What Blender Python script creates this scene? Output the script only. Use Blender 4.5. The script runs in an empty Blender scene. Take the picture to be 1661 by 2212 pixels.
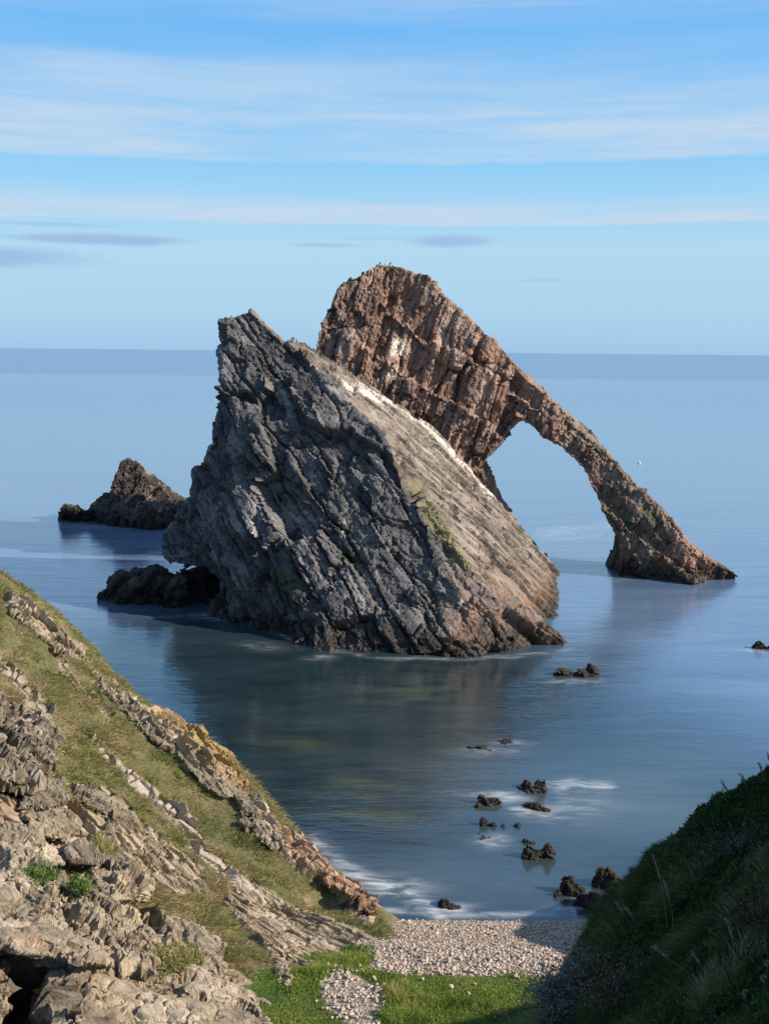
import bpy, bmesh, math, random
import numpy as np
from mathutils import Vector, Matrix
C = bpy.context.scene.collection
rad = math.radians
rng = np.random.default_rng(7)
random.seed(5)

# ------------------------------------------------------------------ camera model
F, CX, CY = 2400.0, 830.5, 1106.0
PITCH, ROLL, CAMZ = rad(8.23), rad(0.55), 12.0
D0 = np.array([0, math.cos(PITCH), -math.sin(PITCH)])
U0 = np.array([0, math.sin(PITCH), math.cos(PITCH)])
R0 = np.array([1.0, 0, 0])
RX = math.cos(ROLL)*R0 + math.sin(ROLL)*U0
UP = -math.sin(ROLL)*R0 + math.cos(ROLL)*U0
CAM = np.array([0, 0, CAMZ])

def ray(px, py):
    d = D0 + RX*(px-CX)/F + UP*(CY-py)/F
    return d/d[1]
def P(px, py, Y):
    return CAM + ray(px, py)*Y
def PZ(px, py, z=0.0):
    r = ray(px, py)
    return CAM + r*((z-CAMZ)/r[2])
def PB(px, py, d=1.):
    p = PZ(px, py); p[2] = -d; return p
def proj(p):
    q = np.asarray(p, float) - CAM
    dz = q@D0
    dz = np.where(np.abs(dz) < 1e-6, 1e-6, dz)
    return CX + F*(q@RX)/dz, CY - F*(q@UP)/dz

# ------------------------------------------------------------------ noise
def _hash(ix, iy, iz, seed):
    h = (ix.astype(np.int64)*73856093) ^ (iy.astype(np.int64)*19349663) ^ (iz.astype(np.int64)*83492791) ^ (seed*2654435761 % 4294967291)
    h &= 0xffffffff
    h = ((h ^ (h >> 16))*0x45d9f3b) & 0xffffffff
    h = ((h ^ (h >> 16))*0x45d9f3b) & 0xffffffff
    return h ^ (h >> 16)
def _rnd(ix, iy, iz, seed):
    return (_hash(ix, iy, iz, seed) & 0xffffff)/float(0xffffff)
def vnoise(p, seed=0):
    f = np.floor(p); i = f.astype(np.int64); t = p-f; t = t*t*t*(t*(t*6-15)+10)
    out = 0
    for dx in (0, 1):
        wx = t[:, 0] if dx else 1-t[:, 0]
        for dy in (0, 1):
            wy = t[:, 1] if dy else 1-t[:, 1]
            for dz in (0, 1):
                wz = t[:, 2] if dz else 1-t[:, 2]
                out = out + wx*wy*wz*_rnd(i[:, 0]+dx, i[:, 1]+dy, i[:, 2]+dz, seed)
    return out*2-1
def fbm(p, scale=1.0, octv=4, seed=0, gain=0.5):
    o = 0; a = 1.0; s = scale; n = 0
    for k in range(octv):
        o = o + a*vnoise(p*s+17.3*k, seed+k); n += a; a *= gain; s *= 2.03
    return o/n
def cells(p, dims, seed=0):
    """worley blocks -> id random (0..1), edge distance F2-F1, second random"""
    q = p/np.asarray(dims, float)
    f = np.floor(q); i = f.astype(np.int64)
    b1 = np.full(len(p), 1e9); b2 = b1.copy(); r = np.zeros(len(p)); r2 = r.copy(); tl = r.copy()
    for dx in (-1, 0, 1):
        for dy in (-1, 0, 1):
            for dz in (-1, 0, 1):
                jx, jy, jz = i[:, 0]+dx, i[:, 1]+dy, i[:, 2]+dz
                d = np.maximum(np.maximum(np.abs(jx+.2+.6*_rnd(jx, jy, jz, seed)-q[:, 0]), np.abs(jy+.2+.6*_rnd(jx, jy, jz, seed+1)-q[:, 1])),
                               np.abs(jz+.2+.6*_rnd(jx, jy, jz, seed+2)-q[:, 2]))
                rr = _rnd(jx, jy, jz, seed+3)
                m = d < b1
                b2 = np.where(m, b1, np.minimum(b2, d)); r = np.where(m, rr, r)
                r2 = np.where(m, _rnd(jx, jy, jz, seed+4), r2)
                t_ = ((q[:, 0]-jx-.5)*(_rnd(jx, jy, jz, seed+5)-.5)+(q[:, 1]-jy-.5)*(_rnd(jx, jy, jz, seed+6)-.5)+(q[:, 2]-jz-.5)*(_rnd(jx, jy, jz, seed+7)-.5))*.6
                tl = np.where(m, t_, tl)
                b1 = np.where(m, d, b1)
    return r+tl, b2-b1, r2
def sstep(a, b, x):
    t = np.clip((x-a)/(b-a), 0, 1); return t*t*(3-2*t)
def frame(e1, e3):
    e1 = np.array(e1, float); e1 /= np.linalg.norm(e1)
    e3 = np.array(e3, float); e3 -= e1*(e3@e1); e3 /= np.linalg.norm(e3)
    return np.stack([e1, np.cross(e3, e1), e3], 1)      # p@frame -> local coords
def sd_poly(px, py, pts):
    """signed distance in reference units, positive inside"""
    pts = np.asarray(pts, float); n = len(pts)
    d = np.full(px.shape, 1e12); ins = np.zeros(px.shape, bool)
    for k in range(n):
        a = pts[k]; b = pts[(k+1) % n]; e = b-a
        wx, wy = px-a[0], py-a[1]
        t = np.clip((wx*e[0]+wy*e[1])/(e@e), 0, 1)
        d = np.minimum(d, (wx-e[0]*t)**2+(wy-e[1]*t)**2)
        c = (a[1] > py) != (b[1] > py)
        with np.errstate(divide='ignore', invalid='ignore'):
            xi = a[0]+(py-a[1])*e[0]/(e[1] if abs(e[1]) > 1e-9 else 1e-9)
        ins ^= c & (px < xi)
    return np.where(ins, 1, -1)*np.sqrt(d)
def d_line(px, py, pts):
    pts = np.asarray(pts, float)
    d = np.full(px.shape, 1e12)
    for k in range(len(pts)-1):
        a = pts[k]; e = pts[k+1]-a
        wx, wy = px-a[0], py-a[1]
        t = np.clip((wx*e[0]+wy*e[1])/(e@e), 0, 1)
        d = np.minimum(d, (wx-e[0]*t)**2+(wy-e[1]*t)**2)
    return np.sqrt(d)
def rbf(ctrl):
    """ctrl: N x 3 world points; returns z(x,y)"""
    c = np.asarray(ctrl, float); n = len(c)
    K = np.sqrt(((c[:, None, :2]-c[None, :, :2])**2).sum(-1)+.05)
    A = np.zeros((n+3, n+3)); A[:n, :n] = K + np.eye(n)*1e-3; A[:n, n] = 1; A[:n, n+1:] = c[:, :2]; A[n:, :n] = A[:n, n:].T
    w = np.linalg.solve(A, np.concatenate([c[:, 2], [0, 0, 0]]))
    def f(x, y):
        x = np.asarray(x, float); y = np.asarray(y, float)
        o = w[n] + w[n+1]*x + w[n+2]*y
        for k in range(n):
            o = o + w[k]*np.sqrt((x-c[k, 0])**2+(y-c[k, 1])**2+.05)
        return o
    return f

# ------------------------------------------------------------------ mesh helpers
def mesh_np(name, v, f, smooth=True):
    """f: (n,k) int array (k = 3 or 4), -1 padded not allowed; may be a list of arrays"""
    fs = f if isinstance(f, list) else [f]
    me = bpy.data.meshes.new(name)
    me.vertices.add(len(v)); me.vertices.foreach_set('co', np.asarray(v, np.float32).ravel())
    lt = np.concatenate([np.full(len(a), a.shape[1]) for a in fs]); li = np.concatenate([a.ravel() for a in fs])
    me.loops.add(len(li)); me.loops.foreach_set('vertex_index', li.astype(np.int32))
    me.polygons.add(len(lt)); st = np.concatenate([[0], np.cumsum(lt)[:-1]])
    me.polygons.foreach_set('loop_start', st.astype(np.int32))
    me.update(calc_edges=True); me.validate()
    me.polygons.foreach_set('use_smooth', np.full(len(me.polygons), smooth))
    return me
def attr(me, name, val):
    a = me.attributes.get(name) or me.attributes.new(name, 'FLOAT', 'POINT')
    a.data.foreach_set('value', np.asarray(val, np.float32))
def get_co(me):
    a = np.empty(len(me.vertices)*3, np.float32); me.vertices.foreach_get('co', a); return a.reshape(-1, 3).astype(float)
def set_co(me, co):
    me.vertices.foreach_set('co', co.astype(np.float32).ravel()); me.update()
def get_no(me):
    a = np.empty(len(me.vertices)*3, np.float32); me.vertex_normals.foreach_get('vector', a); return a.reshape(-1, 3).astype(float)
def link(name, me, mat=None, parent=None, loc=None):
    o = bpy.data.objects.new(name, me); C.objects.link(o)
    if mat: me.materials.append(mat)
    if parent is not None: o.parent = parent
    return o
def tag(o, label=None, cat=None, group=None, kind=None):
    if label: o['label'] = label
    if cat: o['category'] = cat
    if group: o['group'] = group
    if kind: o['kind'] = kind
    return o
def recentre(o):
    """put the origin of a world-coordinate mesh at its base"""
    co = get_co(o.data); c = np.array([(co[:, 0].min()+co[:, 0].max())/2, (co[:, 1].min()+co[:, 1].max())/2, co[:, 2].min()])
    attrv = co-c; set_co(o.data, attrv); o.location = c
    return o
def hull_mesh(sets, voxel, smooth_it=3):
    bm = bmesh.new()
    for pts in sets:
        vs = [bm.verts.new(tuple(p)) for p in pts]
        r = bmesh.ops.convex_hull(bm, input=vs)
        junk = list(set(g for g in r.get('geom_interior', []) + r.get('geom_unused', []) if isinstance(g, bmesh.types.BMVert)))
        if junk: bmesh.ops.delete(bm, geom=junk, context='VERTS')
    bmesh.ops.recalc_face_normals(bm, faces=bm.faces)
    me = bpy.data.meshes.new('hull'); bm.to_mesh(me); bm.free()
    o = bpy.data.objects.new('hull', me); C.objects.link(o)
    m = o.modifiers.new('r', 'REMESH'); m.mode = 'VOXEL'; m.voxel_size = voxel; m.adaptivity = 0
    if smooth_it:
        s = o.modifiers.new('s', 'SMOOTH'); s.factor = .5; s.iterations = smooth_it
    dg = bpy.context.evaluated_depsgraph_get(); dg.update()
    out = bpy.data.meshes.new_from_object(o.evaluated_get(dg))
    bpy.data.objects.remove(o); bpy.data.meshes.remove(me)
    out.polygons.foreach_set('use_smooth', np.zeros(len(out.polygons), bool))
    return out
def displace(me, stages):
    """each stage: function(co) -> height along current normals; also may return dict of attributes"""
    for st in stages:
        co = get_co(me); no = get_no(me)
        r = st(co)
        if isinstance(r, tuple): r, at = r
        else: at = {}
        if r.ndim == 1: r = no*r[:, None]
        set_co(me, co+r)
        for k, v in at.items(): attr(me, k, v)
def rock_stages(fr, dims, amp, crack=.08, seed=1, low=.3, low_s=.25, fine=.06, lip=None, warp=.35):
    dims = np.asarray(dims, float)
    def big(co):
        h = low*fbm(co, low_s, 3, seed+50)
        return h
    def blk(co):
        w = np.stack([fbm(co, .8/dims.max(), 2, seed+60+k) for k in range(3)], 1)
        q = co@fr + w*warp*dims
        r1, e1, c1 = cells(q, dims*2.3, seed+10)
        r2, e2, c2 = cells(q+3.1, dims, seed+20)
        h = amp*((r1-.5)*1.1+(r2-.5)*.42) - crack*(1-sstep(0, .07, e1))*1.3 - crack*.6*(1-sstep(0, .10, e2))
        return h, {'blk': .5*c1+.5*c2}
    def sm(co):
        w = np.stack([fbm(co, 2/dims.max(), 2, seed+70+k) for k in range(3)], 1)
        q = co@fr + w*warp*dims*.4
        r3, e3, c3 = cells(q+7.7, dims*.42, seed+30)
        return amp*.24*(r3-.5) - crack*.5*(1-sstep(0, .14, e3)) + fine*.4*fbm(co@fr/dims, 1.6, 4, seed+80, .6) + fine*.5*fbm(co@FR_VERT/np.array([.5, .09, .2])/max(1., dims.max()*1.2), 1., 3, seed+81)
    return [big, blk, sm]

# ------------------------------------------------------------------ node helpers
class NT:
    def __init__(s, tree): s.t = tree; s.n = tree.nodes; s.l = tree.links
    def new(s, typ, **kw):
        n = s.n.new(typ)
        for k, v in kw.items(): setattr(n, k, v)
        return n
    def put(s, sock, v):
        if isinstance(v, bpy.types.NodeSocket): s.l.new(v, sock)
        elif v is not None:
            if isinstance(v, (tuple, list)) and len(v) == 3 and sock.type == 'RGBA': v = (*v, 1)
            sock.default_value = v
    def math(s, op, a, b=None, c=None, clamp=False):
        n = s.new('ShaderNodeMath', operation=op, use_clamp=clamp)
        s.put(n.inputs[0], a); s.put(n.inputs[1], b)
        if c is not None: s.put(n.inputs[2], c)
        return n.outputs[0]
    def vmath(s, op, a, b=None):
        n = s.new('ShaderNodeVectorMath', operation=op); s.put(n.inputs[0], a); s.put(n.inputs[1], b)
        return n.outputs[0]
    def dot(s, a, b):
        n = s.new('ShaderNodeVectorMath', operation='DOT_PRODUCT'); s.put(n.inputs[0], a); s.put(n.inputs[1], b)
        return n.outputs['Value']
    def attr(s, name): return s.new('ShaderNodeAttribute', attribute_name=name).outputs['Fac']
    def noise(s, vec, scale, detail=4, rough=.55, dist=0, dim='3D'):
        n = s.new('ShaderNodeTexNoise', noise_dimensions=dim)
        s.put(n.inputs['Vector'], vec); s.put(n.inputs['Scale'], scale); s.put(n.inputs['Detail'], detail)
        s.put(n.inputs['Roughness'], rough); s.put(n.inputs['Distortion'], dist)
        return n.outputs['Fac']
    def vor(s, vec, scale, feature='F1', out='Distance', rnd=1):
        n = s.new('ShaderNodeTexVoronoi', feature=feature); s.put(n.inputs['Vector'], vec); s.put(n.inputs['Scale'], scale)
        s.put(n.inputs['Randomness'], rnd)
        return n.outputs[out]
    def ramp(s, fac, stops, interp='LINEAR'):
        n = s.new('ShaderNodeValToRGB'); s.put(n.inputs[0], fac); cr = n.color_ramp; cr.interpolation = interp
        while len(cr.elements) < len(stops): cr.elements.new(.5)
        for e, (p, c) in zip(cr.elements, stops):
            e.position = p; e.color = (*c, 1) if isinstance(c, tuple) else (c, c, c, 1)
        return n.outputs[0]
    def mix(s, fac, a, b, mode='MIX'):
        n = s.new('ShaderNodeMix', data_type='RGBA', blend_type=mode)
        s.put(n.inputs[0], fac); s.put(n.inputs[6], a); s.put(n.inputs[7], b)
        return n.outputs[2]
    def maprange(s, v, a, b, c=0., d=1., smooth=True):
        n = s.new('ShaderNodeMapRange'); n.interpolation_type = 'SMOOTHSTEP' if smooth else 'LINEAR'
        s.put(n.inputs[0], v); s.put(n.inputs[1], a); s.put(n.inputs[2], b); s.put(n.inputs[3], c); s.put(n.inputs[4], d)
        return n.outputs[0]
    def rotvec(s, vec, fr, dims):
        """world coords -> rotated/scaled coords (divide by dims)"""
        comb = s.new('ShaderNodeCombineXYZ')
        for k in range(3):
            s.put(comb.inputs[k], s.dot(vec, tuple(float(x)/dims[k] for x in fr[:, k])))
        return comb.outputs[0]
    def bump(s, h, strength, dist, normal=None):
        n = s.new('ShaderNodeBump'); s.put(n.inputs['Strength'], strength); s.put(n.inputs['Distance'], dist); s.put(n.inputs['Height'], h)
        if normal is not None: s.put(n.inputs['Normal'], normal)
        return n.outputs[0]
def new_mat(name):
    m = bpy.data.materials.new(name); m.use_nodes = True; t = NT(m.node_tree)
    b = m.node_tree.nodes['Principled BSDF']; b.inputs['Specular IOR Level'].default_value = .25
    b.inputs['Roughness'].default_value = .9
    return m, t, b

def rock_mat(name, fr, dims, cols, lichen=(.30, .27, .10), lich_amt=.0, green=(.05, .07, .025), green_amt=0., guano=False,
             wet=True, orange=0., bump=.05, fine=1.0, pale=None, slab=False):
    m, t, b = new_mat(name)
    pos = t.new('ShaderNodeNewGeometry').outputs['Position']
    q = t.rotvec(pos, fr, dims)
    n1 = t.noise(pos, .45*fine, 5, .6, .3)
    n2 = t.noise(q, 1.3, 6, .65, .2)
    blk = t.attr('blk')
    f = t.math('ADD', t.math('MULTIPLY', n1, .35), t.math('ADD', t.math('MULTIPLY', n2, .45), t.math('MULTIPLY', blk, .35)))
    k = len(cols)
    col = t.ramp(f, [(.30+.5*i/(k-1), c) for i, c in enumerate(cols)])
    n3 = t.noise(q, 7, 5, .7)
    col = t.mix(1, col, t.ramp(n3, [(.28, .45), (.5, .95), (.75, 1.35)]), 'MULTIPLY')
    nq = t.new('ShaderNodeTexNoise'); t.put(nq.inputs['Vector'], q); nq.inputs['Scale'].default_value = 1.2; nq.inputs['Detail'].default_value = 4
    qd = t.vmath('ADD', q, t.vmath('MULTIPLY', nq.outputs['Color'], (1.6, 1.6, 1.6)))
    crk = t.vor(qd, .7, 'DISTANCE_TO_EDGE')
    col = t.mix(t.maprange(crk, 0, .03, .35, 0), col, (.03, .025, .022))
    if slab:
        st = t.ramp(t.math('ADD', t.math('MULTIPLY', t.noise(t.rotvec(pos, fr, (3.5, .35, .5)), 1.6, 6, .65), .75), t.math('MULTIPLY', blk, .25)), [(.32, (.09, .075, .06)), (.44, (.20, .165, .13)), (.55, (.30, .25, .20)), (.70, (.42, .36, .30))])
        col = t.mix(t.math('MULTIPLY', t.attr('slabmask'), .85), col, st)
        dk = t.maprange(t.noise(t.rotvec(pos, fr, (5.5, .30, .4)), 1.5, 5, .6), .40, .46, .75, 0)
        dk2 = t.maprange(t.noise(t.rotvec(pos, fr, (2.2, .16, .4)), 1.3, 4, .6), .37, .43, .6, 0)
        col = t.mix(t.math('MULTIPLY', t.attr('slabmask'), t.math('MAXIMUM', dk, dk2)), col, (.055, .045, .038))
        col = t.mix(t.math('MULTIPLY', t.attr('warm'), t.maprange(t.noise(pos, 1.2, 5), .35, .6, .1, .6)), col, (.30, .21, .155))
    col = t.mix(t.math('MULTIPLY', t.attr('grey'), .75), col, t.mix(1, col, (.42, .50, .52), 'MULTIPLY'))
    col = t.mix(t.math('MULTIPLY', t.attr('tan'), t.maprange(n3, .35, .6, .15, .6)), col, (.29, .235, .185))
    if not wet: col = t.mix(1, col, t.ramp(t.noise(pos, .9, 5, .7), [(.35, .6), (.6, 1.08)]), 'MULTIPLY')
    if pale:
        pn = t.maprange(t.noise(pos, .9*fine, 5, .6, .5), pale[1], pale[1]+.1)
        col = t.mix(t.math('MULTIPLY', pn, .8), col, pale[0])
    ln = t.maprange(t.math('ADD', t.math('MULTIPLY', t.noise(pos, 1.9*fine, 6, .75), 1.5), t.math('MULTIPLY', t.attr('lichen'), .4)), .93-lich_amt, 1.15-lich_amt)
    col = t.mix(t.math('MULTIPLY', ln, .8), col, lichen)
    gn = t.maprange(t.math('ADD', t.noise(pos, .8*fine, 5, .65), t.math('MULTIPLY', t.attr('algae'), .5)), .68-green_amt, .82-green_amt)
    col = t.mix(t.math('MULTIPLY', gn, .85), col, green)
    if guano:
        g = t.attr('guano')
        dq = t.new('ShaderNodeMapping'); t.put(dq.inputs[0], pos); dq.inputs['Scale'].default_value = (3., 3., .7)
        gn = t.maprange(t.math('ADD', t.math('MULTIPLY', t.noise(dq.outputs[0], 2.2, 6, .75), 1.7), g), 1.22, 1.75, 0, .85)
        col = t.mix(gn, col, (.78, .72, .62))
    if wet:
        z = t.new('ShaderNodeSeparateXYZ'); t.put(z.inputs[0], pos)
        zz = t.math('ADD', z.outputs[2], t.math('MULTIPLY', t.noise(pos, 1.1, 4), -1.4))
        if orange:
            on = t.math('MULTIPLY', t.maprange(zz, .2, 1.2, 1, 0), t.maprange(t.noise(pos, 1.5, 4, .6), .4, .6))
            col = t.mix(t.math('MULTIPLY', on, t.math('ADD', .12*orange, t.math('MULTIPLY', t.attr('warm'), orange))), col, (.30, .14, .055))
        w = t.maprange(zz, -.3, .55, 1, 0)
        col = t.mix(t.math('MULTIPLY', w, .85), col, (.022, .02, .016))
        t.put(b.inputs['Roughness'], t.maprange(w, 0, 1, .92, .55))
    t.put(b.inputs['Base Color'], col)
    h = t.math('ADD', t.noise(q, 2.2, 7, .62), t.math('MULTIPLY', t.math('MINIMUM', crk, .06), 5))
    t.put(b.inputs['Normal'], t.bump(h, .9, bump))
    return m

# ------------------------------------------------------------------ light and sky
SUN = np.array([math.cos(rad(30))*math.cos(rad(17)), -math.cos(rad(30))*math.sin(rad(17)), math.sin(rad(30))])
sun = bpy.data.lights.new('sun', 'SUN'); sun.energy = 4.6; sun.angle = rad(.5); sun.color = (1., .87, .72)
so = bpy.data.objects.new('sun', sun); C.objects.link(so)
so.rotation_euler = Vector(SUN).to_track_quat('Z', 'Y').to_euler()

w = bpy.data.worlds.new('World'); bpy.context.scene.world = w; w.use_nodes = True
t = NT(w.node_tree); bg = w.node_tree.nodes['Background']
sky = t.new('ShaderNodeTexSky', sky_type='NISHITA'); sky.sun_disc = False; sky.sun_elevation = rad(30); sky.sun_rotation = rad(107)
sky.air_density = 1.0; sky.dust_density = .6; sky.ozone_density = 2.0
tc = t.new('ShaderNodeTexCoord').outputs['Generated']
sp = t.new('ShaderNodeSeparateXYZ'); t.put(sp.inputs[0], tc)
el = t.math('MULTIPLY', t.math('ARCSINE', sp.outputs[2]), 57.2958)
az = t.math('MULTIPLY', t.math('ARCTAN2', sp.outputs[0], sp.outputs[1]), 57.2958)
el2 = t.math('SUBTRACT', el, t.math('MULTIPLY', az, .004))
cv = t.new('ShaderNodeCombineXYZ'); t.put(cv.inputs[0], t.math('MULTIPLY', az, .045)); t.put(cv.inputs[1], t.math('MULTIPLY', el, .55))
cv2 = t.new('ShaderNodeCombineXYZ'); t.put(cv2.inputs[0], t.math('MULTIPLY', az, .11)); t.put(cv2.inputs[1], t.math('MULTIPLY', el, .33)); cv2.inputs[2].default_value = 3.7
na = t.noise(cv.outputs[0], 1.0, 6, .6, .4); nb = t.noise(cv2.outputs[0], 1.0, 6, .6, .6)
def el_ramp(e, stops, hi=20.):
    return t.ramp(t.math('DIVIDE', e, hi, clamp=True), [(max(0, a)/hi, v) for a, v in stops])
ew = t.math('ADD', el2, t.math('MULTIPLY', t.math('SUBTRACT', nb, .5), .7))
band = el_ramp(ew, [(6.15, 0.), (6.3, .95), (6.8, .8), (7.7, .2), (9.1, .02), (9.32, .62), (10.6, .72), (12.0, .45), (13.5, .22), (15.2, .06), (16.2, .35), (18, .2)])
cv3 = t.new('ShaderNodeCombineXYZ'); t.put(cv3.inputs[0], t.math('MULTIPLY', az, .16)); t.put(cv3.inputs[1], t.math('MULTIPLY', el2, 2.2))
nc = t.noise(cv3.outputs[0], 1., 8, .68, .5)
bm_ = t.math('MULTIPLY', band, t.math('MULTIPLY', t.maprange(na, .25, .62, .35, 1.2), t.maprange(nc, .3, .68, .75, 1.2)), clamp=True)
wisp = t.math('MULTIPLY', t.maprange(nb, .56, .75), t.math('MULTIPLY', el_ramp(el, [(5, 0.), (9, .5), (20, .6)]), .55))
cm = t.math('MAXIMUM', bm_, wisp)
left = t.maprange(az, -8, 12, 1., 0.)
cm = t.math('ADD', cm, t.math('MULTIPLY', t.math('MULTIPLY', left, el_ramp(ew, [(12, 0.), (12.6, .25), (13.6, .3), (14.2, 0.)])), t.maprange(na, .3, .6)), clamp=True)
EXPO = .55; KS = 10./2**EXPO
def lin(r, g, b, k=1.):
    f_ = lambda c: ((c/255+.055)/1.055)**2.4
    return tuple(f_(c)*k for c in (r, g, b))
grad = t.ramp(t.math('DIVIDE', t.math('MAXIMUM', el, 0), 30, clamp=True), [(0, lin(158, 200, 236)), (.06, lin(170, 209, 238)), (.17, lin(178, 217, 241)), (.26, lin(150, 211, 248)), (.40, lin(122, 194, 249)), (.55, lin(104, 182, 248)), (1, lin(84, 150, 225))])
gs_ = t.new('ShaderNodeVectorMath', operation='SCALE'); t.put(gs_.inputs[0], grad); gs_.inputs['Scale'].default_value = KS
base = t.mix(t.maprange(el, 22, 50, .92, 0), t.mix(1, sky.outputs[0], (.9, 1., 1.1), 'MULTIPLY'), gs_.outputs[0])
col = t.mix(cm, base, lin(196, 217, 238, KS))
def blob(a0, e0, ra, re, amt):
    x = t.math('DIVIDE', t.math('SUBTRACT', az, a0), ra); y = t.math('DIVIDE', t.math('SUBTRACT', el2, e0), re)
    d = t.math('ADD', t.math('SQRT', t.math('ADD', t.math('MULTIPLY', x, x), t.math('MULTIPLY', y, y))), t.math('MULTIPLY', t.math('SUBTRACT', nb, .5), 2.6))
    return t.math('MULTIPLY', t.maprange(d, .35, 1.15, 1., 0.), amt)
g = None
for bb in [(-19, 4.35, 5., .75, .95), (-14.5, 5.3, 6., .3, .95), (-19, 5.95, 5., .12, .5), (-3.2, 5.25, 2.2, .13, .6), (2.9, 5.45, 2.6, .42, .9), (7.8, 3.55, 1.6, .1, .5), (0.3, 5.6, 2.5, .1, .4)]:
    v = blob(*bb); g = v if g is None else t.math('MAXIMUM', g, v)
col = t.mix(g, col, lin(158, 190, 227, KS))
t.put(bg.inputs[0], col); bg.inputs[1].default_value = .1

# ------------------------------------------------------------------ camera
cam = bpy.data.cameras.new('camera'); co_ = bpy.data.objects.new('camera', cam); C.objects.link(co_)
cam.sensor_fit = 'VERTICAL'; cam.sensor_height = 24; cam.lens = F/2212*24; cam.clip_end = 60000; cam.clip_start = .05
co_.matrix_world = Matrix(((RX[0], UP[0], -D0[0], 0), (RX[1], UP[1], -D0[1], 0), (RX[2], UP[2], -D0[2], CAMZ), (0, 0, 0, 1)))
bpy.context.scene.camera = co_
sc = bpy.context.scene
sc.view_settings.view_transform = 'Standard'; sc.view_settings.look = 'None'; sc.view_settings.exposure = EXPO; sc.view_settings.gamma = 1
sc.render.engine = 'CYCLES'; sc.cycles.use_denoising = True; sc.cycles.max_bounces = 5; sc.cycles.diffuse_bounces = 2; sc.cycles.glossy_bounces = 3

# ------------------------------------------------------------------ frames of the strata
FR_SLAB = frame((.73, .236, -.64), (.97, -.303, 1))       # e1 along the streaks, e3 bedding normal
FR_ARCH = frame((.30, -.1, .95), (0.05, -1, 0))           # e1 along the joint columns, e3 out of the face
FR_LEG = frame((.62, -.25, -.74), (.6, -.2, .6))
FR_HILL = frame((.62, -.45, -.55), (.72, .2, .62))
FR_VERT = frame((.1, -.15, 1), (.6, -.6, .3))
FR_LED = frame((.93, -.2, -.30), (.30, -.1, .95))
BED_A = np.array([.55, -.12, .83]); BED_A /= np.linalg.norm(BED_A)

#@@STACK
# ------------------------------------------------------------------ the great arched rock
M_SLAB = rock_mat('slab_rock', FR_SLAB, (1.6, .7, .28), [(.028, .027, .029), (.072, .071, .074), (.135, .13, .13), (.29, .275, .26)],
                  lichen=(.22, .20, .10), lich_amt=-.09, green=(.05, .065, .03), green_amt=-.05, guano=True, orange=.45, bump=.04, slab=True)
M_ARCH = rock_mat('arch_rock', FR_ARCH, (1.0, .28, .5), [(.078, .053, .045), (.20, .13, .10), (.33, .22, .17), (.47, .37, .30)],
                  lichen=(.22, .21, .12), lich_amt=-.04, green=(.05, .07, .03), green_amt=-.06, guano=True, orange=.7, bump=.06, pale=((.38, .21, .14), .56))

def prism(pts, back, shrink=1.0, cen=None):
    """pts: list of (px,py,Y) on the near side; a copy pushed back by `back` metres"""
    a = [P(*q) for q in pts]
    c = sum(a)/len(a)
    b = [c+(p-c)*shrink+np.array([back*.12, back, 0]) for p in a]
    return a+b

# front slab: chunks given by world corner points
main = [P(625, 733, 53.0), P(660, 745, 54.8), P(600, 750, 53.4), P(480, 800, 51.8), P(462, 880, 51.8), P(436, 1000, 51.6), P(405, 1075, 51.6), P(400, 1180, 51.6), P(420, 1240, 51.6),
        P(440, 1310, 50.2), PB(445, 1330), PB(700, 1400), PB(950, 1430), P(700, 868, 51.0), P(830, 955, 49.0), P(900, 1075, 47.0), P(960, 1200, 45.4),
        P(1000, 1290, 44.0), PB(1228, 1398), PB(1212, 1262), P(800, 852, 56.2), P(930, 920, 58.2), P(1060, 1050, 59.6), P(1190, 1200, 59.2),
        P(480, 900, 59.), P(430, 1180, 60), np.array([-9.5, 62, -1.]), np.array([8.8, 61, -1.]), np.array([-3.5, 59, 8.])]
bulge = [P(352, 1128, 52.4), P(342, 1160, 52.2), P(340, 1195, 52.), P(354, 1222, 51.6), P(405, 1072, 51.8), P(430, 1100, 51.), P(440, 1250, 50.8), P(400, 1080, 56), P(370, 1170, 56), P(420, 1230, 56)]
horn = [P(485, 688, 53.6), P(497, 680, 53.8), P(520, 684, 53.8), P(545, 674, 54.0), P(562, 706, 54.2), P(625, 752, 54.2), P(610, 735, 53.2), P(700, 868, 52.0), P(482, 780, 52.2), P(480, 860, 51.8), P(640, 900, 51.0),
        P(490, 690, 55.6), P(545, 680, 56.), P(600, 740, 56.), P(485, 860, 57.)]
foot = [P(940, 1200, 45.2), P(1000, 1270, 44.2), PB(940, 1430), PB(1100, 1418), PB(1246, 1404), P(1222, 1372, 45.2), PB(1180, 1416), P(1180, 1350, 46.), P(1060, 1250, 46.5), PB(1215, 1330), P(880, 1290, 45.0)]
base_l = [P(440, 1240, 51.6), P(700, 1260, 46.6), PB(440, 1332), PB(700, 1405), PB(720, 1428), PB(950, 1432), P(900, 1290, 44.6), np.array([0, 55, -1.]), np.array([-8.5, 56, -1.])]
me = hull_mesh([main, bulge, horn, foot, base_l], .085, 3)
px_ = lambda c: proj(c)[0]
py_ = lambda c: proj(c)[1]
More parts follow.
